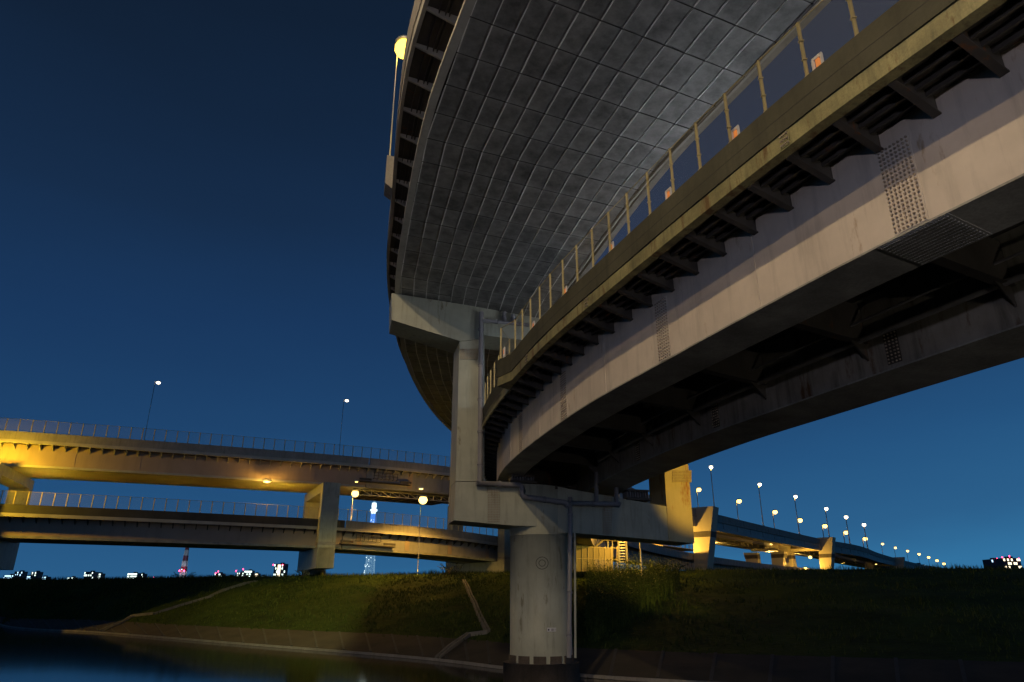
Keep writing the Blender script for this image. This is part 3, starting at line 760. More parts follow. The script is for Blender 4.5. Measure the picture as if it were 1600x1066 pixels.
gantry(U, U.sY(150), U.sY(178), PO+.5, PO+5.5, -1.45, 2.7, 'long lit steel truss gantry hanging under the far right viaduct', 14)

def sfor(C, px, o, z, cs=0, a=100, bmax=900):
    best = None; t = C.sY(a)
    while t < C.len-2:
        x, y = proj(C.pt(t, o, z, cs))
        if best is None or abs(x-px) < best[0]: best = (abs(x-px), t)
        t += .5
    return best[1]
def far_pier(px, o_c, label, w=6.6, leg=3.6, dep=3.2, zb=7):
    t = sfor(U, px, UW+1.5, 0); p, d, r = U.at(t); c = p+r*o_c
    return portal((c.x, c.y, 0), r, d, w, zb, 0, 0, ZU-1.7, ZU-.95, leg, dep, label, flare=1, ztop=ZU+2.0, mat='far_pier'), t
M['far_pier'] = surf('far_pier_paint', (.42, .4, .32), .6, var=.1, streak=.2, scale=.3, bump=0)
fp = []
for px, lab in ((1096, 'flared portal pier of the far right viaduct, first one past the rusty leg'), (1287, 'flared portal pier of the far right viaduct, rising from the grass skyline in the middle'),
                (1402, 'flared portal pier of the far right viaduct, small pale one near the vanishing point')):
    fp.append(far_pier(px, 4.05, lab))
pq = atY(1197, 870, 205); t = sfor(U, 1197, PO+5.5, -5); p, d, r = U.at(t); c = p+r*(PO+5.5)
portal((c.x, c.y, 0), r, d, 4.2, 7, 0, 0, ZU-1.9, ZU-1.35, 3.2, 3, 'flared portal pier glowing yellow under the far viaduct behind the truss gantry', flare=1, ztop=ZU-2.3, mat='far_pier')

# far right lamps
tall = [(1111, 730), (1187, 757), (1243, 776), (1291, 795), (1322, 808), (1350, 820)]
ordn = ['first', 'second', 'third', 'fourth', 'fifth', 'sixth', 'seventh', 'eighth', 'ninth', 'tenth', 'eleventh', 'twelfth', 'thirteenth', 'fourteenth', 'fifteenth', 'sixteenth']
def lamp_on(C, px, py, o, zd, label, group, cs, lens, r, pr, k=3.0, en=0, arm=0.):
    t = sfor(C, px+k, o, zd+4, cs); b = C.pt(t, o, zd, cs); q = atY(px, py, b.y); z = q.z
    return street_lamp(b, (q.x, b.y-arm, z), label, group, lens=lens, r=r, pr=pr, energy=en, oval=.9)
for i, (x, y) in enumerate(tall):
    lamp_on(U, x, y, UW+1.0, 2.6, ordn[i]+' from the left of the tall thin street lamps along the far right viaduct', 'tall lamps on the far right viaduct', CSU, 'white_lens', .42+i*.05, .1+.015*i, en=350)
low = [(1092, 765), (1155, 783), (1211, 800), (1250, 813), (1289, 822), (1322, 832), (1352, 842), (1379, 850), (1399, 856), (1418, 861), (1436, 866), (1451, 871), (1464, 876), (1475, 881)]
for i, (x, y) in enumerate(low):
    if i < 7: lamp_on(U, x, y, PO+1, 1.1, ordn[i]+' from the left of the shorter, brighter lamps behind the far right viaduct', 'short lamps behind the far right viaduct', 0, 'sodium', .62+i*.07, .12+.02*i, k=0, en=700)
    else: lamp_on(U, x, y, -1, 2.4, ordn[i]+' from the left in the lower row of lamps fading down the far right viaduct', 'short lamps behind the far right viaduct', 0, 'sodium', .62+(i-7)*.05, .12, k=0)
# lamps hanging under the far soffits
hang = [(1116.5, 843.5), (1206, 860), (1236, 866), (1266, 871), (1318, 874), (1356, 877), (1117, 833), (1205, 850), (1236, 857), (1340, 873), (1369, 882)]
for i, (x, y) in enumerate(hang):
    o = PO+2.5 if i < 6 else PO+6.8; zz = -2.7 if i < 6 else -2.3
    # depth along the viaduct follows the lamp's place in the row
    t = sfor(U, x, o, zz); b = U.pt(t, o, zz); q = atY(x, y, b.y)
    g = thing('hanging_lamp', ordn[i]+' small amber lamp hanging under the far right viaduct', 'lamp', (q.x, q.y, q.z), 'lamps hanging under the far right viaduct')
    part('bracket_rod', M['lamp_metal'], g, lambda b_: b_.tube([(q.x, q.y, q.z+.2), (q.x, q.y, max(ZU-2.2, q.z+.6))], .06, 6))
    part('lens', M['sodium'], g, lambda b_: b_.ball(q, (.75 if i < 3 else .62) if i < 6 else .4, 12, 0, .8))
    if i in (0, 1, 2, 4): light('lamp_light', (q.x, q.y, q.z-1.0), 4500, (1, .55, .1), .5)
for (g, t), e in zip(fp[:2], (9000, 12000)):
    q = U.pt(t-6, 5, -7.0); light('lamp_light', q, e, SOD, .3)  # bare light added to yellow the flared legs, no fixture here
# lamps of the left viaducts
def lft(px, py, Y, zb, label, r, lens, en=0, pr=.05):
    q = atY(px, py, Y); return street_lamp((q.x-.5, Y, zb), (q.x, Y, q.z), label, 'lamps on the left viaducts', lens=lens, r=r, pr=pr, energy=en, oval=.6)
def LYx(px, C=LU, o=10.6):
    best = min((abs(proj(C.pt(t*.5, o, 0))[0]-px), t*.5) for t in range(int(C.len*2))); return C.pt(best[1], o, 0).y
lft(247.5, 598, LYx(236), HU, 'white street lamp on the left upper viaduct, the left one', .3, 'white_lens')
lft(542, 626, LYx(536), HU, 'white street lamp on the left upper viaduct, the one above the portal pier', .3, 'white_lens')
q = atY(661, 781, 97.5); street_lamp((q.x-.3, q.y, 6), (q.x, q.y, q.z), 'bright amber street lamp between the left decks, right of the lattice tower', 'lamps on the left viaducts', lens='sodium', r=.6, pr=.05, energy=7000, oval=.95, down=150)
q = atY(555, 771, 101.0); street_lamp((q.x-.3, q.y, q.z-5.2), (q.x, q.y, q.z), 'bright amber street lamp between the left decks, right beside the portal pier', 'lamps on the left viaducts', lens='sodium', r=.52, pr=.06, energy=4500, oval=.95, down=150)
def soffit_lamp(px, py, label, r, en):
    q = atZ(px, py, HU-4.35); g = thing('soffit_lamp', label, 'lamp', q)
    part('housing', M['lamp_metal'], g, lambda b: b.box(q+V((0, 0, .12)), (r*1.2, r*.8, .1)))
    part('lens', M['sodium'], g, lambda b: b.ball(q-V((0, 0, .02)), r, 12, 0, .35))
    if en: light('lamp_light', q-V((0, 0, .6)), en, SOD, .3)
soffit_lamp(417, 752.5, 'small amber lamp fixed under the left upper viaduct', .45, 700)
soffit_lamp(658, 764, 'tiny amber lamp under the grey stretch of the left upper viaduct', .3, 300)
soffit_lamp(557, 753, 'faint amber lamp under the truss walkway by the portal pier', .2, 0)
# lamp just outside the left edge, between the decks
street_lamp((-60.8, 78.6, 2), (-60.2, 78.5, 18.7), 'amber street lamp beside the left viaducts just outside the left edge', None, lens='sodium', r=.4, energy=6500, col=(1, .58, .02))
for k, (Y, e) in enumerate(((83.5, 7500), (89, 500), (94.4, 6500))):
    p = LL.pt(LL.sY(Y), 4.5, 0); street_lamp((p.x, p.y, p.z-1.1), (p.x, p.y, p.z-.25), ('leftmost', 'middle', 'rightmost')[k]+' of three added low amber fill lamps hidden behind the left lower barrier', 'added fill lamps on the left lower roadway', lens='sodium_soft', r=.1, energy=e, col=(1, .56, .04))  # low lamps added out of sight to yellow the piers and soffit

# ================================================================== GROUND
T0 = {'toe': [(-3000, 3200), (-260, 330), (-140, 200), (-75, 110), (-47, 86), (-25, 66.5), (-6.8, 50.5), (4, 38.5), (20, 30.5), (34, 24.5), (60, 15), (140, -6), (1500, -300)],
      'rev': [(-3000, 3230), (-262, 345), (-142, 212), (-82, 119), (-56, 99), (-29, 75), (-8.6, 59), (4.9, 43.2), (22.5, 34.5), (38, 28.5), (66, 19), (146, -2), (1500, -290)],
      'crest': [(-3000, 3290), (-250, 370), (-145, 228), (-95, 130), (-68, 119), (-40, 105.5), (-13, 94), (9.5, 84.5), (50.7, 74), (80, 68), (115, 55), (200, 30), (1500, -200)]}
N = 13
def rowpt(k, f):
    i = int(f); f -= i; i = min(i, N-2)
    if f == 0 and i < N-1 or True:
        P = T0[k]; a = P[max(i-1, 0)]; b_ = P[i]; c = P[i+1]; d = P[min(i+2, N-1)]
        if i < 1 or i > N-3: return V((b_[0]+(c[0]-b_[0])*f, b_[1]+(c[1]-b_[1])*f, 0))
        g = lambda u: .5*(2*b_[u]+(c[u]-a[u])*f+(2*a[u]-5*b_[u]+4*c[u]-d[u])*f*f+(3*b_[u]-a[u]-3*c[u]+d[u])*f**3)
        return V((g(0), g(1), 0))
from mathutils import noise as mn
gv, gf, gm = [], [], []
cols = [k/14 for k in range(0, 14*(N-1)+1)]; rows = []
SR = 26
for f in cols:
    toe, rev, cr = rowpt('toe', f), rowpt('rev', f), rowpt('crest', f)
    out = (rev-toe); out.z = 0; back = (cr-rev).normalized()
    col = []
    w0 = toe-out.normalized()*3; col.append((w0.x, w0.y, -1.6, 1)); 
    col.append((toe.x, toe.y, .0, 1)); q = toe.lerp(rev, .09); col.append((q.x, q.y, .05, 1)); q = toe.lerp(rev, .1); col.append((q.x, q.y, .16, 1))
    q = toe.lerp(rev, .5); col.append((q.x, q.y, .62, 1)); col.append((rev.x, rev.y, 1.1, 0))
    for k in range(1, SR+1):
        e = k/SR; q = rev.lerp(cr, e); z = 1.1+5.6*(e*.9+.1*(3*e*e-2*e**3)); z += (mn.noise(V((q.x*.13, q.y*.13, 3)))*.35+mn.noise(V((q.x*.6, q.y*.6, 9)))*.1)*min(1, e*4)*min(1, (1-e)*4+.25)
        col.append((q.x, q.y, z, 0))
    for dd, z in ((6, 6.7), (14, 5.4), (26, 2.2), (60, 2.0), (400, 2.0)):
        q = cr+V((back.x*dd, back.y*dd, 0)); col.append((q.x, q.y, z, 0))
    ang = math.radians(168-(f/(N-1))*160) ; col.append((math.cos(ang)*9000, math.sin(ang)*9000, 2.0, 0))
    rows.append(col)
nr = len(rows[0])
for c_ in rows:
    for x, y, z, m_ in c_: gv.append((x, y, z))
for i in range(len(rows)-1):
    for j in range(nr-1):
        a = i*nr+j; gf.append((a, a+nr, a+nr+1, a+1)); gm.append(1 if rows[i][j][3] else 0)
# river bed and the near bank behind the camera
gi = len(gv)
for i in range(len(rows)): gv.append((rows[i][0][0], rows[i][0][1], -1.6))
bank = []
for i in range(len(rows)):
    x = -1500+3000*i/(len(rows)-1); x = math.copysign(abs(x/1500)**2.2*1500, x); bank.append(x)
base = len(gv)
for x in bank: gv += [(x, -1-abs(x)*.08, -1.6), (x, -3-abs(x)*.08, 1.6), (x, -6-abs(x)*.08, 2.1), (x, -3000, 2.1)]
for i in range(len(rows)-1):
    a = i*nr; b0 = base+i*4
    gf.append((a, b0, b0+4, a+nr)); gm.append(1)
    for j in range(3): gf.append((b0+j, b0+j+1, b0+4+j+1, b0+4+j)); gm.append(1 if j == 0 else 0)
me = bpy.data.meshes.new('ground'); me.from_pydata(gv, [], gf); me.materials.append(M['grass_soil']); me.materials.append(M['revet'])
me.polygons.foreach_set('material_index', gm); me.update()
bm = bmesh.new(); bm.from_mesh(me); bmesh.ops.recalc_face_normals(bm, faces=bm.faces); bm.to_mesh(me)
bvh = BVHTree.FromBMesh(bm); bm.free()
go = bpy.data.objects.new('ground', me); COL.objects.link(go); tag(go, kind='structure')
b = MB(); b.poly([(-3500, -400, 0), (3500, -400, 0), (3500, 3400, 0), (-3500, 3400, 0)]); w_ = b.build('water', M['water']); tag(w_, kind='structure')
def hit(px, py, lift=0):
    r = ray(px, py).normalized(); h = bvh.ray_cast(V((0, 0, CH)), r)
    if h[0] is None: return None
    return h[0]+V((0, 0, lift))
def gz(x, y):
    h = bvh.ray_cast(V((x, y, 40)), V((0, 0, -1))); return h[0].z if h[0] else 0
# revetment joints and toe kerb
def kerb(b):
    pts = [rowpt('toe', f).lerp(rowpt('rev', f), .05) for f in [2.6+k*.07 for k in range(100)] if f < 9.4]
    for a, c in zip(pts, pts[1:]): b.bar((a.x, a.y, .1), (c.x, c.y, .1), .14, .16)
kb = MB(); kerb(kb); ko = kb.build('revetment_kerb', M['concrete']); tag(ko, kind='structure')
def joints(b):
    for k in range(46):
        f = 3.0+k*.14; a, c = rowpt('toe', f), rowpt('rev', f)
        b.bar((a.lerp(c, .11).x, a.lerp(c, .11).y, .2), (c.x, c.y, 1.12), .16, .06)
kb = MB(); joints(kb); ko = kb.build('revetment_joints', M['left_dark']); tag(ko, kind='structure')
# drainage gutters
def gutter(pts, label, w=.5):
    P = [hit(x, y) for x, y in pts]; P = [p for p in P if p]
    Q = []
    for a, c in zip(P, P[1:]):
        n = max(1, int((c-a).length/1.5))
        for k in range(n): q = a.lerp(c, k/n); q.z = max(gz(q.x, q.y), 0)+.1; Q.append(q)
    Q.append(P[-1]+V((0, 0, .1)))
    b = MB()
    for a, c in zip(Q, Q[1:]):
        d = (c-a).normalized(); r = d.cross(V((0, 0, 1))).normalized()
        b.bar(a-r*w/2, c-r*w/2, .14, .3); b.bar(a+r*w/2, c+r*w/2, .14, .3); b.bar(a-V((0, 0, .1)), c-V((0, 0, .1)), w, .06)
    o = b.build('drain_gutter', M['gutter'], origin=Q[0]); tag(o, label, 'gutter', 'concrete drain gutters on the levee')
gutter([(725, 909), (743, 948), (762, 989)], 'straight upper concrete gutter running down the dark slope just left of the round column', .24)
gutter([(762, 990), (733, 994), (704, 1014), (684, 1032)], 'bent lower concrete gutter reaching the water left of the round column', .28)
gutter([(400, 910), (330, 933), (242, 960), (207, 964), (182, 977), (158, 988)], 'long concrete gutter slanting down the left part of the levee', .4)
# ------------------------------------------------------------------ grass
def grass():
    b = MB(); rnd = random.Random(3)
    def blade(p, h, w, lean):
        a = rnd.uniform(0, math.tau); dx, dy = math.cos(a)*w, math.sin(a)*w; l = rnd.uniform(0, math.tau)
        b.poly([(p[0]-dx, p[1]-dy, p[2]-.05), (p[0]+dx, p[1]+dy, p[2]-.05), (p[0]+math.cos(l)*lean, p[1]+math.sin(l)*lean, p[2]+h)])
    n = 0
    while n < 42000:
        f = rnd.uniform(2.9, 9.2); e = rnd.random()**.8
        if e > .985: e = rnd.uniform(.97, 1.04)
        q = rowpt('rev', f).lerp(rowpt('crest', f), e); q += V((rnd.uniform(-1, 1), rnd.uniform(-.6, .6), 0))
        tuft = mn.noise(V((q.x*.22, q.y*.22, 1)))
        if tuft < -.25 and rnd.random() < .6: continue
        z = gz(q.x, q.y); h = rnd.uniform(.1, .3)*(1.1+tuft)
        for k in range(2): blade((q.x+rnd.uniform(-.2, .2), q.y+rnd.uniform(-.2, .2), z), h*rnd.uniform(.7, 1.3), .03+q.y*.0004, h*.5)
        n += 2
    # skyline tufts
    for k in range(9000):
        f = rnd.uniform(2.9, 9.2); q = rowpt('rev', f).lerp(rowpt('crest', f), rnd.uniform(.985, 1.05)); t_ = mn.noise(V((q.x*.25, q.y*.25, 5)))
        blade((q.x, q.y, gz(q.x, q.y)), rnd.uniform(.15, .4)*(1.2+1.4*max(0, t_)), .035, .15)
    return b
gb = grass(); o = gb.build('grass', M['blade']); tag(o, 'short rough grass covering the levee slope', 'grass', kind='stuff')
def weeds():
    b = MB(); rnd = random.Random(5)
    for k in range(8500):
        px = rnd.uniform(918, 1062); py = rnd.uniform(896, 1005)
        lim = 896+max(0, (px-1000))*.1
        if py > 1005-(px-918)*.62+rnd.uniform(-14, 14): continue
        p = hit(px, py)
        if p is None: continue
        h = rnd.uniform(.7, 2.0)*(1.1+.5*mn.noise(V((p.x*.4, p.y*.4, 0))))
        top = p+V((rnd.uniform(-.25, .25), rnd.uniform(-.25, .25), h))
        b.poly([p+V((-.015, 0, 0)), p+V((.015, 0, 0)), top])
        for m in range(5):
            c = p.lerp(top, rnd.uniform(.3, 1)); a = rnd.uniform(0, math.tau); l = rnd.uniform(.12, .3); d = V((math.cos(a)*l, math.sin(a)*l, rnd.uniform(-.02, .16)))
            s_ = V((-math.sin(a), math.cos(a), 0))*.035
            b.poly([c, c+d*.5+s_, c+d, c+d*.5-s_])
    return b
wb = weeds(); o = wb.build('weeds', M['blade']); tag(o, 'tall weeds lit yellow on the levee beside the round column', 'weeds', kind='stuff')
def shrub(px, py, h, label, seed, spread=.8, n=9):
    p = hit(px, py) or atY(px, py, 90); p = V((p.x, p.y, gz(p.x, p.y))); rnd = random.Random(seed)
    g = thing('bare_shrub', label, 'shrub', p)
    br, lf_ = MB(), MB()
    for k in range(n):
        a = rnd.uniform(0, math.tau); q = p+V((math.cos(a)*spread*.3, math.sin(a)*.3, 0)); e = q+V((math.cos(a)*spread*rnd.uniform(.3, 1), math.sin(a)*spread*.5, h*rnd.uniform(.5, 1)))
        m_ = q.lerp(e, .5)+V((rnd.uniform(-.1, .1), 0, .1)); br.tube([q, m_, e], [.03, .02, .01], 5)
        for j in range(26):
            c = m_.lerp(e, rnd.random()); l = rnd.uniform(.08, .2); a2 = rnd.uniform(0, math.tau); d = V((math.cos(a2)*l, math.sin(a2)*l, rnd.uniform(-.1, .12)))
            s_ = V((-math.sin(a2), math.cos(a2), .3))*.04; lf_.poly([c, c+d*.5+s_, c+d, c+d*.5-s_])
    br.build('stems', M['bark'], g); lf_.build('leaves', M['leaf'], g)
shrub(709, 897, 1.5, 'bare twiggy shrub on the levee crest left of the near pier', 1, 1.6, 14)
shrub(697, 899, 1.0, 'low dark shrub on the crest left of the twiggy one', 2, 1.0, 9)
shrub(474, 901, .9, 'small dark bush on the crest left of the portal pier', 3, 1.1, 12)
shrub(284, 905, 1.1, 'low bush on the crest in front of the red and white mast', 4, 2.0, 14)
shrub(1052, 893, 1.0, 'leafy clump on the crest at the right end of the tall weeds', 6, 1.5, 14)

# ================================================================== stairs and screened cage beyond the column
def stairs():
    Y = 80.0
    def q(px, py, off=0): return atY(px, py, Y+off)
    g = thing('steel_stairs', 'steel stairs with yellow-lit railing on the levee crest just right of the round column', 'stairs', q(950, 893))
    def fl(b):
        for k in range(9):
            y = 848+k*4.4; a, c = q(968, y), q(977, y); b.hexa([a, c, c+V((0, 1.4, 0)), a+V((0, 1.4, 0)), a+V((0, 0, .08)), c+V((0, 0, .08)), c+V((0, 1.4, .08)), a+V((0, 1.4, .08))])
    part('steps', M['lamp_metal'], g, fl)
    part('stringer', M['pier'], g, lambda b: (b.bar(q(966, 842), q(968, 892), .25, .2), b.bar(q(978, 842), q(980, 892), .3, .2)))
    def ld(b):
        a, c = q(942, 845), q(976, 846); b.hexa([a, c, c+V((0, 1.6, 0)), a+V((0, 1.6, 0)), a+V((0, 0, .15)), c+V((0, 0, .15)), c+V((0, 1.6, .15)), a+V((0, 1.6, .15))])
        b.bar(q(918, 865), q(942, 845), .3, .15)
    part('landing', M['fascia'], g, ld)
    def rl_(b):
        for x in range(942, 978, 3): b.bar(q(x, 845), q(x, 834), .05, .05)
        b.bar(q(941, 834), q(977, 835), .08, .08); b.bar(q(941, 839), q(977, 840), .05, .05)
        b.bar(q(917, 856), q(941, 834), .08, .08)
        for k in range(7): b.bar(q(918+k*3.6, 864-k*3), q(918+k*3.6, 855-k*3.1), .05, .05)
    part('railing', M['fascia'], g, rl_)
    part('posts', M['pier'], g, lambda b: [b.bar(q(x, 846), q(x, 893), .12, .12) for x in (950, 957)])
stairs()
def cage2():
    Y = 77.5
    def q(px, py): return atY(px, py, Y)
    g = thing('screened_cage', 'yellow-lit screened enclosure with thin frame right of the round column', 'enclosure', q(935, 893))
    part('screen', M['cage_screen'], g, lambda b: [b.hexa([q(x0, 893), q(x1, 893), q(x1, 893)+V((0, .04, 0)), q(x0, 893)+V((0, .04, 0)), q(x0, y0), q(x1, y1), q(x1, y1)+V((0, .04, 0)), q(x0, y0)+V((0, .04, 0))]) for x0, x1, y0, y1 in ((900, 917, 852, 853), (917.2, 958, 853, 857))])
    def fr(b):
        for x in range(901, 966, 9): b.bar(q(x, 893)-V((0, .05, 0)), q(x, 854)-V((0, .05, 0)), .07, .07)
        for y in (855, 873): b.bar(q(898, y)-V((0, .05, 0)), q(966, y+1.5)-V((0, .05, 0)), .06, .06)
    part('frame', M['post'], g, fr)
cage2()
street_lamp((13.2, 74, 5), (12.4, 74, 10.6), 'amber lamp on the levee crest above the screened enclosure, hidden by the pier beam', None, lens='sodium', r=.2, energy=2400)
g = thing('abutment_block', 'grey concrete retaining block on the crest between the column and the weeds', 'retaining wall', atY(907, 890, 95))
def ab(b):
    a = atY(898, 893, 96); b.box((a.x+1.1, 97.5, 9), (1.6, 1.2, 3.2))
part('wall', M['concrete'], g, ab)
# small road sign on the distant lower road
sg = thing('road_sign', 'small rectangular road sign standing above the far right lower viaduct', 'road sign', atY(1230, 884, 190))
part('pole', M['lamp_metal'], sg, lambda b: b.tube([atY(1230, 884, 190), atY(1230, 872, 190)], .09, 6))
part('sign_board', M['sign'], sg, lambda b: b.hexa([atY(x, y, Y_) for y in (878.5, 871.5) for x, Y_ in ((1227, 190), (1233, 190), (1233, 190.1), (1227, 190.1))]))

# ================================================================== CITY, MAST, TOWER
def bldg(x0, x1, yt, Y, label, style, yb=915, red=(), seed=0):
    rnd = random.Random(seed*13+5); a, c = atY(x0, yb, Y), atY(x1, yb, Y); zt = atY(x0, yt, Y).z; w = c.x-a.x
    g = thing('apartment_block', label, 'building', (a.x, Y, 2), 'lit apartment blocks on the skyline')
    part('walls', M['building'], g, lambda b: (b.box(((a.x+c.x)/2, Y+15, (zt+2)/2), (w/2, 15, (zt-2)/2)), b.box((a.x+w*.6, Y+15, zt+2), (w*.15, 6, 2))))
    def win():
        s = Y/1080; nx = min(9, max(2, int(w/(1.3*s)))); nz = min(11, max(2, int((zt-2)/(1.5*s))))
        for i in range(nx):
            for j in range(nz):
                if rnd.random() > style[1]: continue
                X = a.x+w*(i+.5)/nx; Z = 2+(zt-2)*(j+.5)/nz; part('window', M[style[0]], g, lambda b: b.box((X, Y-.2, Z), (w/nx*.38, .3, (zt-2)/nz*.32)))
    win()
    if len(style) > 2: part('lit_stairwell', M['win_warm'], g, lambda b: b.box((a.x+w*.45, Y-.5, (zt+2)/2), (w*style[2], .4, (zt-2)/2*.94)))
    for x, y in red:
        q = atY(x, y, Y-2); part('aviation_light', M['red_light'], g, lambda b: (b.ball(q, 1.9*Y/2500, 8), b.bar((q.x, q.y, q.z-4), q, .5)))
sp = [(2, 17, 898.5, 'win_blue', .8), (18, 30, 893, 'win_blue', .25), (31, 46, 900, 'win_blue', .75), (44, 55, 893.5, 'win_white', .2), (56, 69, 901, 'win_blue', .8), (103, 112, 902, 'win_white', .6), (128, 143, 893.5, 'win_white', .25),
      (144, 154, 896, 'win_white', .95), (196, 211, 895.5, 'win_white', .85), (211, 221, 896.5, 'win_white', .4), (333, 345, 896, 'win_white', .4), (349, 362, 900, 'win_blue', .3), (368, 378, 894.5, 'win_white', .6),
      (379, 391, 891.5, 'win_white', .7), (392, 401, 896, 'win_warm', .5), (401, 412, 900, 'win_blue', .6), (1439, 1452, 882, 'win_blue', .4), (1556, 1576, 874, 'win_blue', .35), (1577, 1604, 872, 'win_warm', .4), (786, 797, 889, 'win_blue', .2)]
where = ['at the far left edge', 'the dark one behind the left edge blocks', 'low and bluish near the left edge', 'dark and taller near the left edge', 'low and blue right of the taller dark one', 'tiny and low under the left lower viaduct', 'dark, left half of the pair under the lower viaduct',
         'bright white, right half of a pair under the lower viaduct', 'bright white with dense windows left of the mast', 'dimmer one joined to the dense white block', 'small, with red roof lights right of the mast', 'low blue hall right of the mast', 'white, leftmost of the cluster by the tower block',
         'tallest and white in the cluster by the tower block', 'warm lit in the cluster by the tower block', 'low blue at the right end of the cluster', 'tiny, by the vanishing point of the right viaduct', 'left part of the red-lit group at the far right edge', 'warm lit at the far right edge with red lights', 'mostly dark, peeking beside the round column']
reds = {10: [(337, 895.5), (341, 893)], 12: [(369, 892)], 13: [(380, 889.5)], 17: [(1558, 873), (1566, 871)], 18: [(1577, 869), (1592, 873)], 19: [(789, 891.5), (795, 892)]}
for i, (a, c, y, m_, d) in enumerate(sp):
    bldg(a, c, y, 2500+40*(i % 5) if a < 1000 else 1700+60*(i % 3), 'lit block on the skyline, '+where[i], (m_, d), red=reds.get(i, ()), seed=i)
bldg(425, 443, 881, 2500, 'tall tower block on the skyline with a white lit stairwell and two red roof lights', ('win_white', .35, .12), red=[(427, 882.5), (441.5, 882.5)], seed=40)
g = thing('red_beacon', 'single red light on the skyline left of the mast', 'beacon', atY(241, 908, 2400))
part('mast', M['building'], g, lambda b: b.bar(atY(241, 912, 2400), atY(241, 903, 2400), 1.2)); part('light', M['red_light'], g, lambda b: b.ball(atY(241, 902.5, 2400), 2.2, 8))
def lattice(b, base, w0, w1, z0, z1, n, th, mi=0, sides=4):
    P = []
    for k in range(n+1):
        f = k/n; w = w0+(w1-w0)*f; z = z0+(z1-z0)*f
        P.append([V((base.x+w*math.cos(a), base.y+w*math.sin(a), z)) for a in [math.tau*(j+.5)/sides for j in range(sides)]])
    for k in range(n):
        for j in range(sides):
            b.bar(P[k][j], P[k+1][j], th, mi=mi); b.bar(P[k][j], P[k+1][(j+1) % sides], th*.6, mi=mi); b.bar(P[k][(j+1) % sides], P[k+1][j], th*.6, mi=mi); b.bar(P[k][j], P[k][(j+1) % sides], th*.6, mi=mi)
Y = 900; mb = atY(284.5, 908, Y)
g = thing('lattice_mast', 'red and white banded lattice mast with red lamps on the skyline at left', 'mast', mb)
zs = [atY(285, y, Y).z for y in (908, 893, 885, 877, 868, 860, 852)]
for k in range(6):
    w = [4.6, 3.9, 3.4, 3.0, 2.6, 2.1, 1.7]
    part('lattice_section', M['mast_white' if k % 2 == 0 else 'mast_red'], g, lambda b: lattice(b, mb, w[k], w[k+1], zs[k]+.05, zs[k+1], 3, .55))
    if k in (1, 3, 5): part('platform', M['lamp_metal'], g, lambda b: b.tube([(mb.x, mb.y, zs[k]-.3), (mb.x, mb.y, zs[k]+.3)], w[k]*1.15, 12))
for x in (280.5, 287.5): part('red_lamp', M['red_light'], g, lambda b: b.ball(atY(x, 892, Y-5), 1.0, 10))
part('lamp_glow_head', M['tower_white'], g, lambda b: b.ball(atY(284, 890, Y-6), .8, 10))
light('lamp_light', atY(284, 897, Y-25), 12000, (.8, .9, 1), 2)
Y = 4300; tb = atY(577, 912, Y)
def tz(y): return atY(580, y, Y).z
# the tower stands a touch off vertical in the picture because of the lens; its axis is vertical here
tx = atY(584, 800, Y).x; tb = V((tx, Y, 2))
g = thing('broadcast_tower', 'very tall slender lattice broadcasting tower lit white and blue behind the left viaducts', 'tower', tb)
part('lower_lattice', M['tower_dim'], g, lambda b: lattice(b, tb, 36, 18, 2, tz(820), 16, 2.2, sides=6))  # tower steel emits by itself in place of floodlight falling on it
part('upper_lattice', M['tower_blue'], g, lambda b: lattice(b, tb, 18, 15, tz(820), tz(803), 5, 4.5, sides=6))
part('core_shaft', M['tower_blue'], g, lambda b: b.tube([(tx+3, Y, tz(819)), (tx+3, Y, tz(803))], 8, 12))
part('observation_deck', M['tower_white'], g, lambda b: (b.tube([(tx, Y, tz(803)), (tx, Y, tz(800)), (tx, Y, tz(797)), (tx, Y, tz(796))], [14, 17, 22, 20], 20)))
part('upper_deck', M['tower_white'], g, lambda b: b.tube([(tx, Y, tz(795)), (tx, Y, tz(791)), (tx, Y, tz(786))], [13, 15, 13], 20))
part('antenna', M['tower_dim'], g, lambda b: b.tube([(tx, Y, tz(785.9)), (tx, Y, tz(780)), (tx, Y, tz(774))], [6, 4.5, 3], 10))
def sparks(b):
    rnd = random.Random(9)
    for k in range(46):
        y = rnd.uniform(804, 905); a = rnd.uniform(math.pi, math.tau); w = 16+(y-804)*.2; b.ball((tx+w*math.cos(a)*.9, Y+w*math.sin(a), tz(y)), rnd.uniform(1.8, 3.2), 6)
part('floodlights', M['tower_white'], g, sparks)

# ================================================================== LAMPS OUTSIDE THE FRAME (near bank and roadway, some added as fill)
def bank_lamp(base, top, label, en, col, tgt, spot=100, r=.18, lens='sodium', blend=.3):
    street_lamp(base, top, label, None, lens=lens, r=.2)
    return light('lamp_light', V(top)-V((0, 0, .3)), en, col, r, spot, tgt, blend)
def mast(base, z, label, en, col):
    street_lamp(base, (base[0]+.6, base[1], z), label, 'tall masts on the near bank', lens='sodium', r=.3, pr=.14)
    light('lamp_light', (base[0]+.6, base[1], z-.5), en, col, .25, 88, (4, 25, 10), .35)
mast((-10.5, 2, -1.2), 28, 'tall lighting mast at the near waterside left of the camera', 10500, (1, .73, .4))
mast((-11, -14, 2.1), 27, 'tall lighting mast on the near bank behind the camera', 7500, (1, .72, .4))
bank_lamp((13.3, -4, 1.5), (13, -3.5, 5.2), 'added unseen fill lamp on the near bank under the lower viaduct beside the camera', 900, (1, .86, .68), (10.5, 16, 9.6), 100)  # added fill for the dark underside and inner girder
bank_lamp((-2.5, -9, 2.1), (-2.2, -8.4, 8.2), 'added pale fill lamp on the near bank right behind the camera', 1900, (.9, .84, 1), (3, 22, 9.5), 80)  # lavender fill lamp added to lift the shadow band on the web
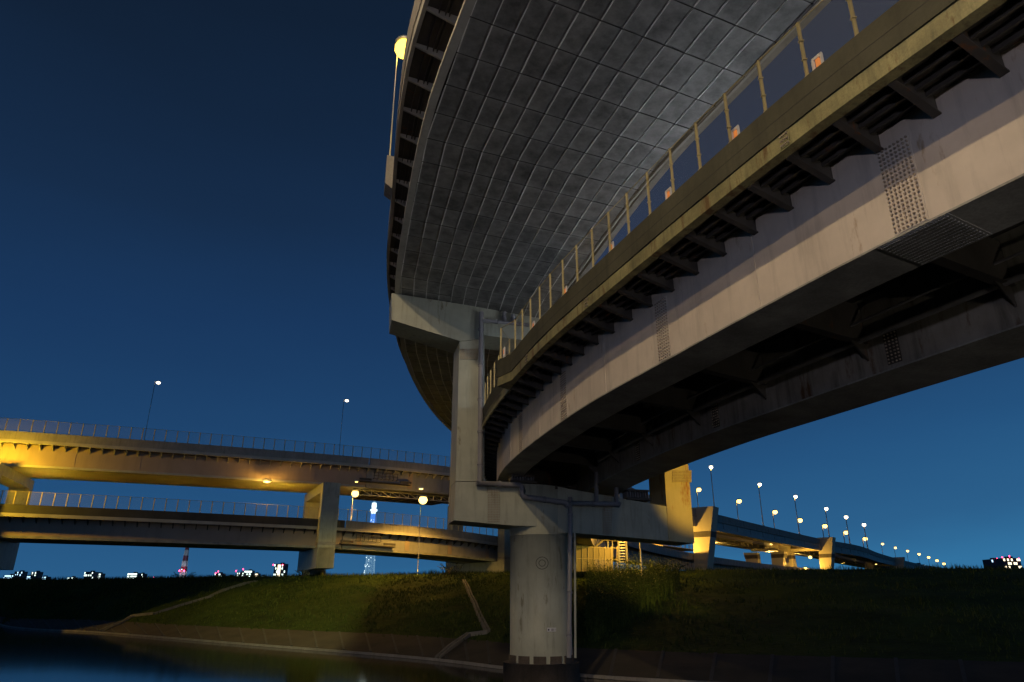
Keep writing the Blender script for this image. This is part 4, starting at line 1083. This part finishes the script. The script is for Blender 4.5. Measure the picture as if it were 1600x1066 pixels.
p = W.pt(W.sY(1), 7.5, 2.4, CSL); bank_lamp(p, p+V((-.6, .3, 6.0)), 'street lamp on the lower viaduct roadway above and right of the camera', 700, (1, .8, .5), W.pt(W.sY(24), 1, 5), 120)
for k, (Yy, e) in enumerate(((12, 50), (17, 150), (22, 320), (28, 450))):  # invented fixtures, added unseen to brighten the soffit above
    p = W.pt(W.sY(Yy), 6.8, 2.48, CSL)
    gg = thing('added_soffit_light', 'added white fill light on the lower viaduct, '+['nearest', 'second', 'third', 'farthest'][k]+' of four hidden behind its barrier', 'fill light', p, 'added fill lights on the lower viaduct')
    part('post', M['lamp_metal'], gg, lambda b: b.bar(p, p+V((0, 0, .8)), .08)); part('lens', M['plate_white'], gg, lambda b: b.box(p+V((0, 0, .86)), (.12, .12, .05)))
    light('lamp_light', p+V((0, 0, 1.1)), e, (.92, .96, 1), .15)
q0 = V((23, 13, 0)); bank_lamp((23.4, 13, -1), (23, 13, 8.6), 'sodium lamp at the right bank outside the frame', 26000, (1, .56, .04), pp(1084, 768), 10.5, blend=.75)
light('lamp_light', (22.6, 13, 8.4), 30000, (1, .78, .16), .2, 14, (8, 71, 6.2), .9)  # extra spot beam added here to brighten the tall weeds

# ================================================================== WORLD (late dusk sky)
wd = bpy.data.worlds.new('World'); sc.world = wd; wd.use_nodes = True
nt = wd.node_tree; bg = nt.nodes['Background']
tc = nt.nodes.new('ShaderNodeTexCoord'); sx = nt.nodes.new('ShaderNodeSeparateXYZ'); nt.links.new(tc.outputs['Generated'], sx.inputs[0])
cr = nt.nodes.new('ShaderNodeValToRGB'); 
mx = nt.nodes.new('ShaderNodeMath'); mx.operation = 'MULTIPLY_ADD'; nt.links.new(sx.outputs['X'], mx.inputs[0]); mx.inputs[1].default_value = -.09; nt.links.new(sx.outputs['Z'], mx.inputs[2])
hz_ = nt.nodes.new('ShaderNodeTexNoise'); hz_.inputs['Scale'].default_value = 2.2; hz_.inputs['Detail'].default_value = 5
mpp = nt.nodes.new('ShaderNodeMapping'); mpp.inputs['Scale'].default_value = (1, 1, 4); nt.links.new(tc.outputs['Generated'], mpp.inputs[0]); nt.links.new(mpp.outputs[0], hz_.inputs['Vector'])
ad = nt.nodes.new('ShaderNodeMath'); ad.operation = 'MULTIPLY_ADD'; nt.links.new(hz_.outputs['Fac'], ad.inputs[0]); ad.inputs[1].default_value = .07
ad2 = nt.nodes.new('ShaderNodeMath'); ad2.operation = 'SUBTRACT'; nt.links.new(mx.outputs[0], ad2.inputs[0]); ad2.inputs[1].default_value = .035
nt.links.new(ad2.outputs[0], ad.inputs[2]); nt.links.new(ad.outputs[0], cr.inputs[0])
def srgb(r, g, b_): return tuple(((c/255+.055)/1.055)**2.4 if c > 10 else c/255/12.92 for c in (r, g, b_))+(1,)
E = cr.color_ramp.elements
E[0].position = 0; E[0].color = srgb(50, 114, 160); E[1].position = 1; E[1].color = srgb(15, 26, 40)
for p_, c_ in ((.05, srgb(43, 95, 139)), (.14, srgb(36, 82, 126)), (.24, srgb(30, 67, 108)), (.38, srgb(25, 55, 93)), (.52, srgb(22, 44, 73)), (.7, srgb(17, 32, 52))):
    e = E.new(p_); e.color = c_
nt.links.new(cr.outputs[0], bg.inputs[0]); bg.inputs[1].default_value = 1.0
# ================================================================== render settings
sc.render.engine = 'CYCLES'
sc.view_settings.view_transform = 'Standard'; sc.view_settings.look = 'None'; sc.view_settings.exposure = 0; sc.view_settings.gamma = 1
sc.cycles.max_bounces = 5; sc.cycles.transparent_max_bounces = 24; sc.cycles.sample_clamp_indirect = 3
sc.cycles.use_light_tree = True
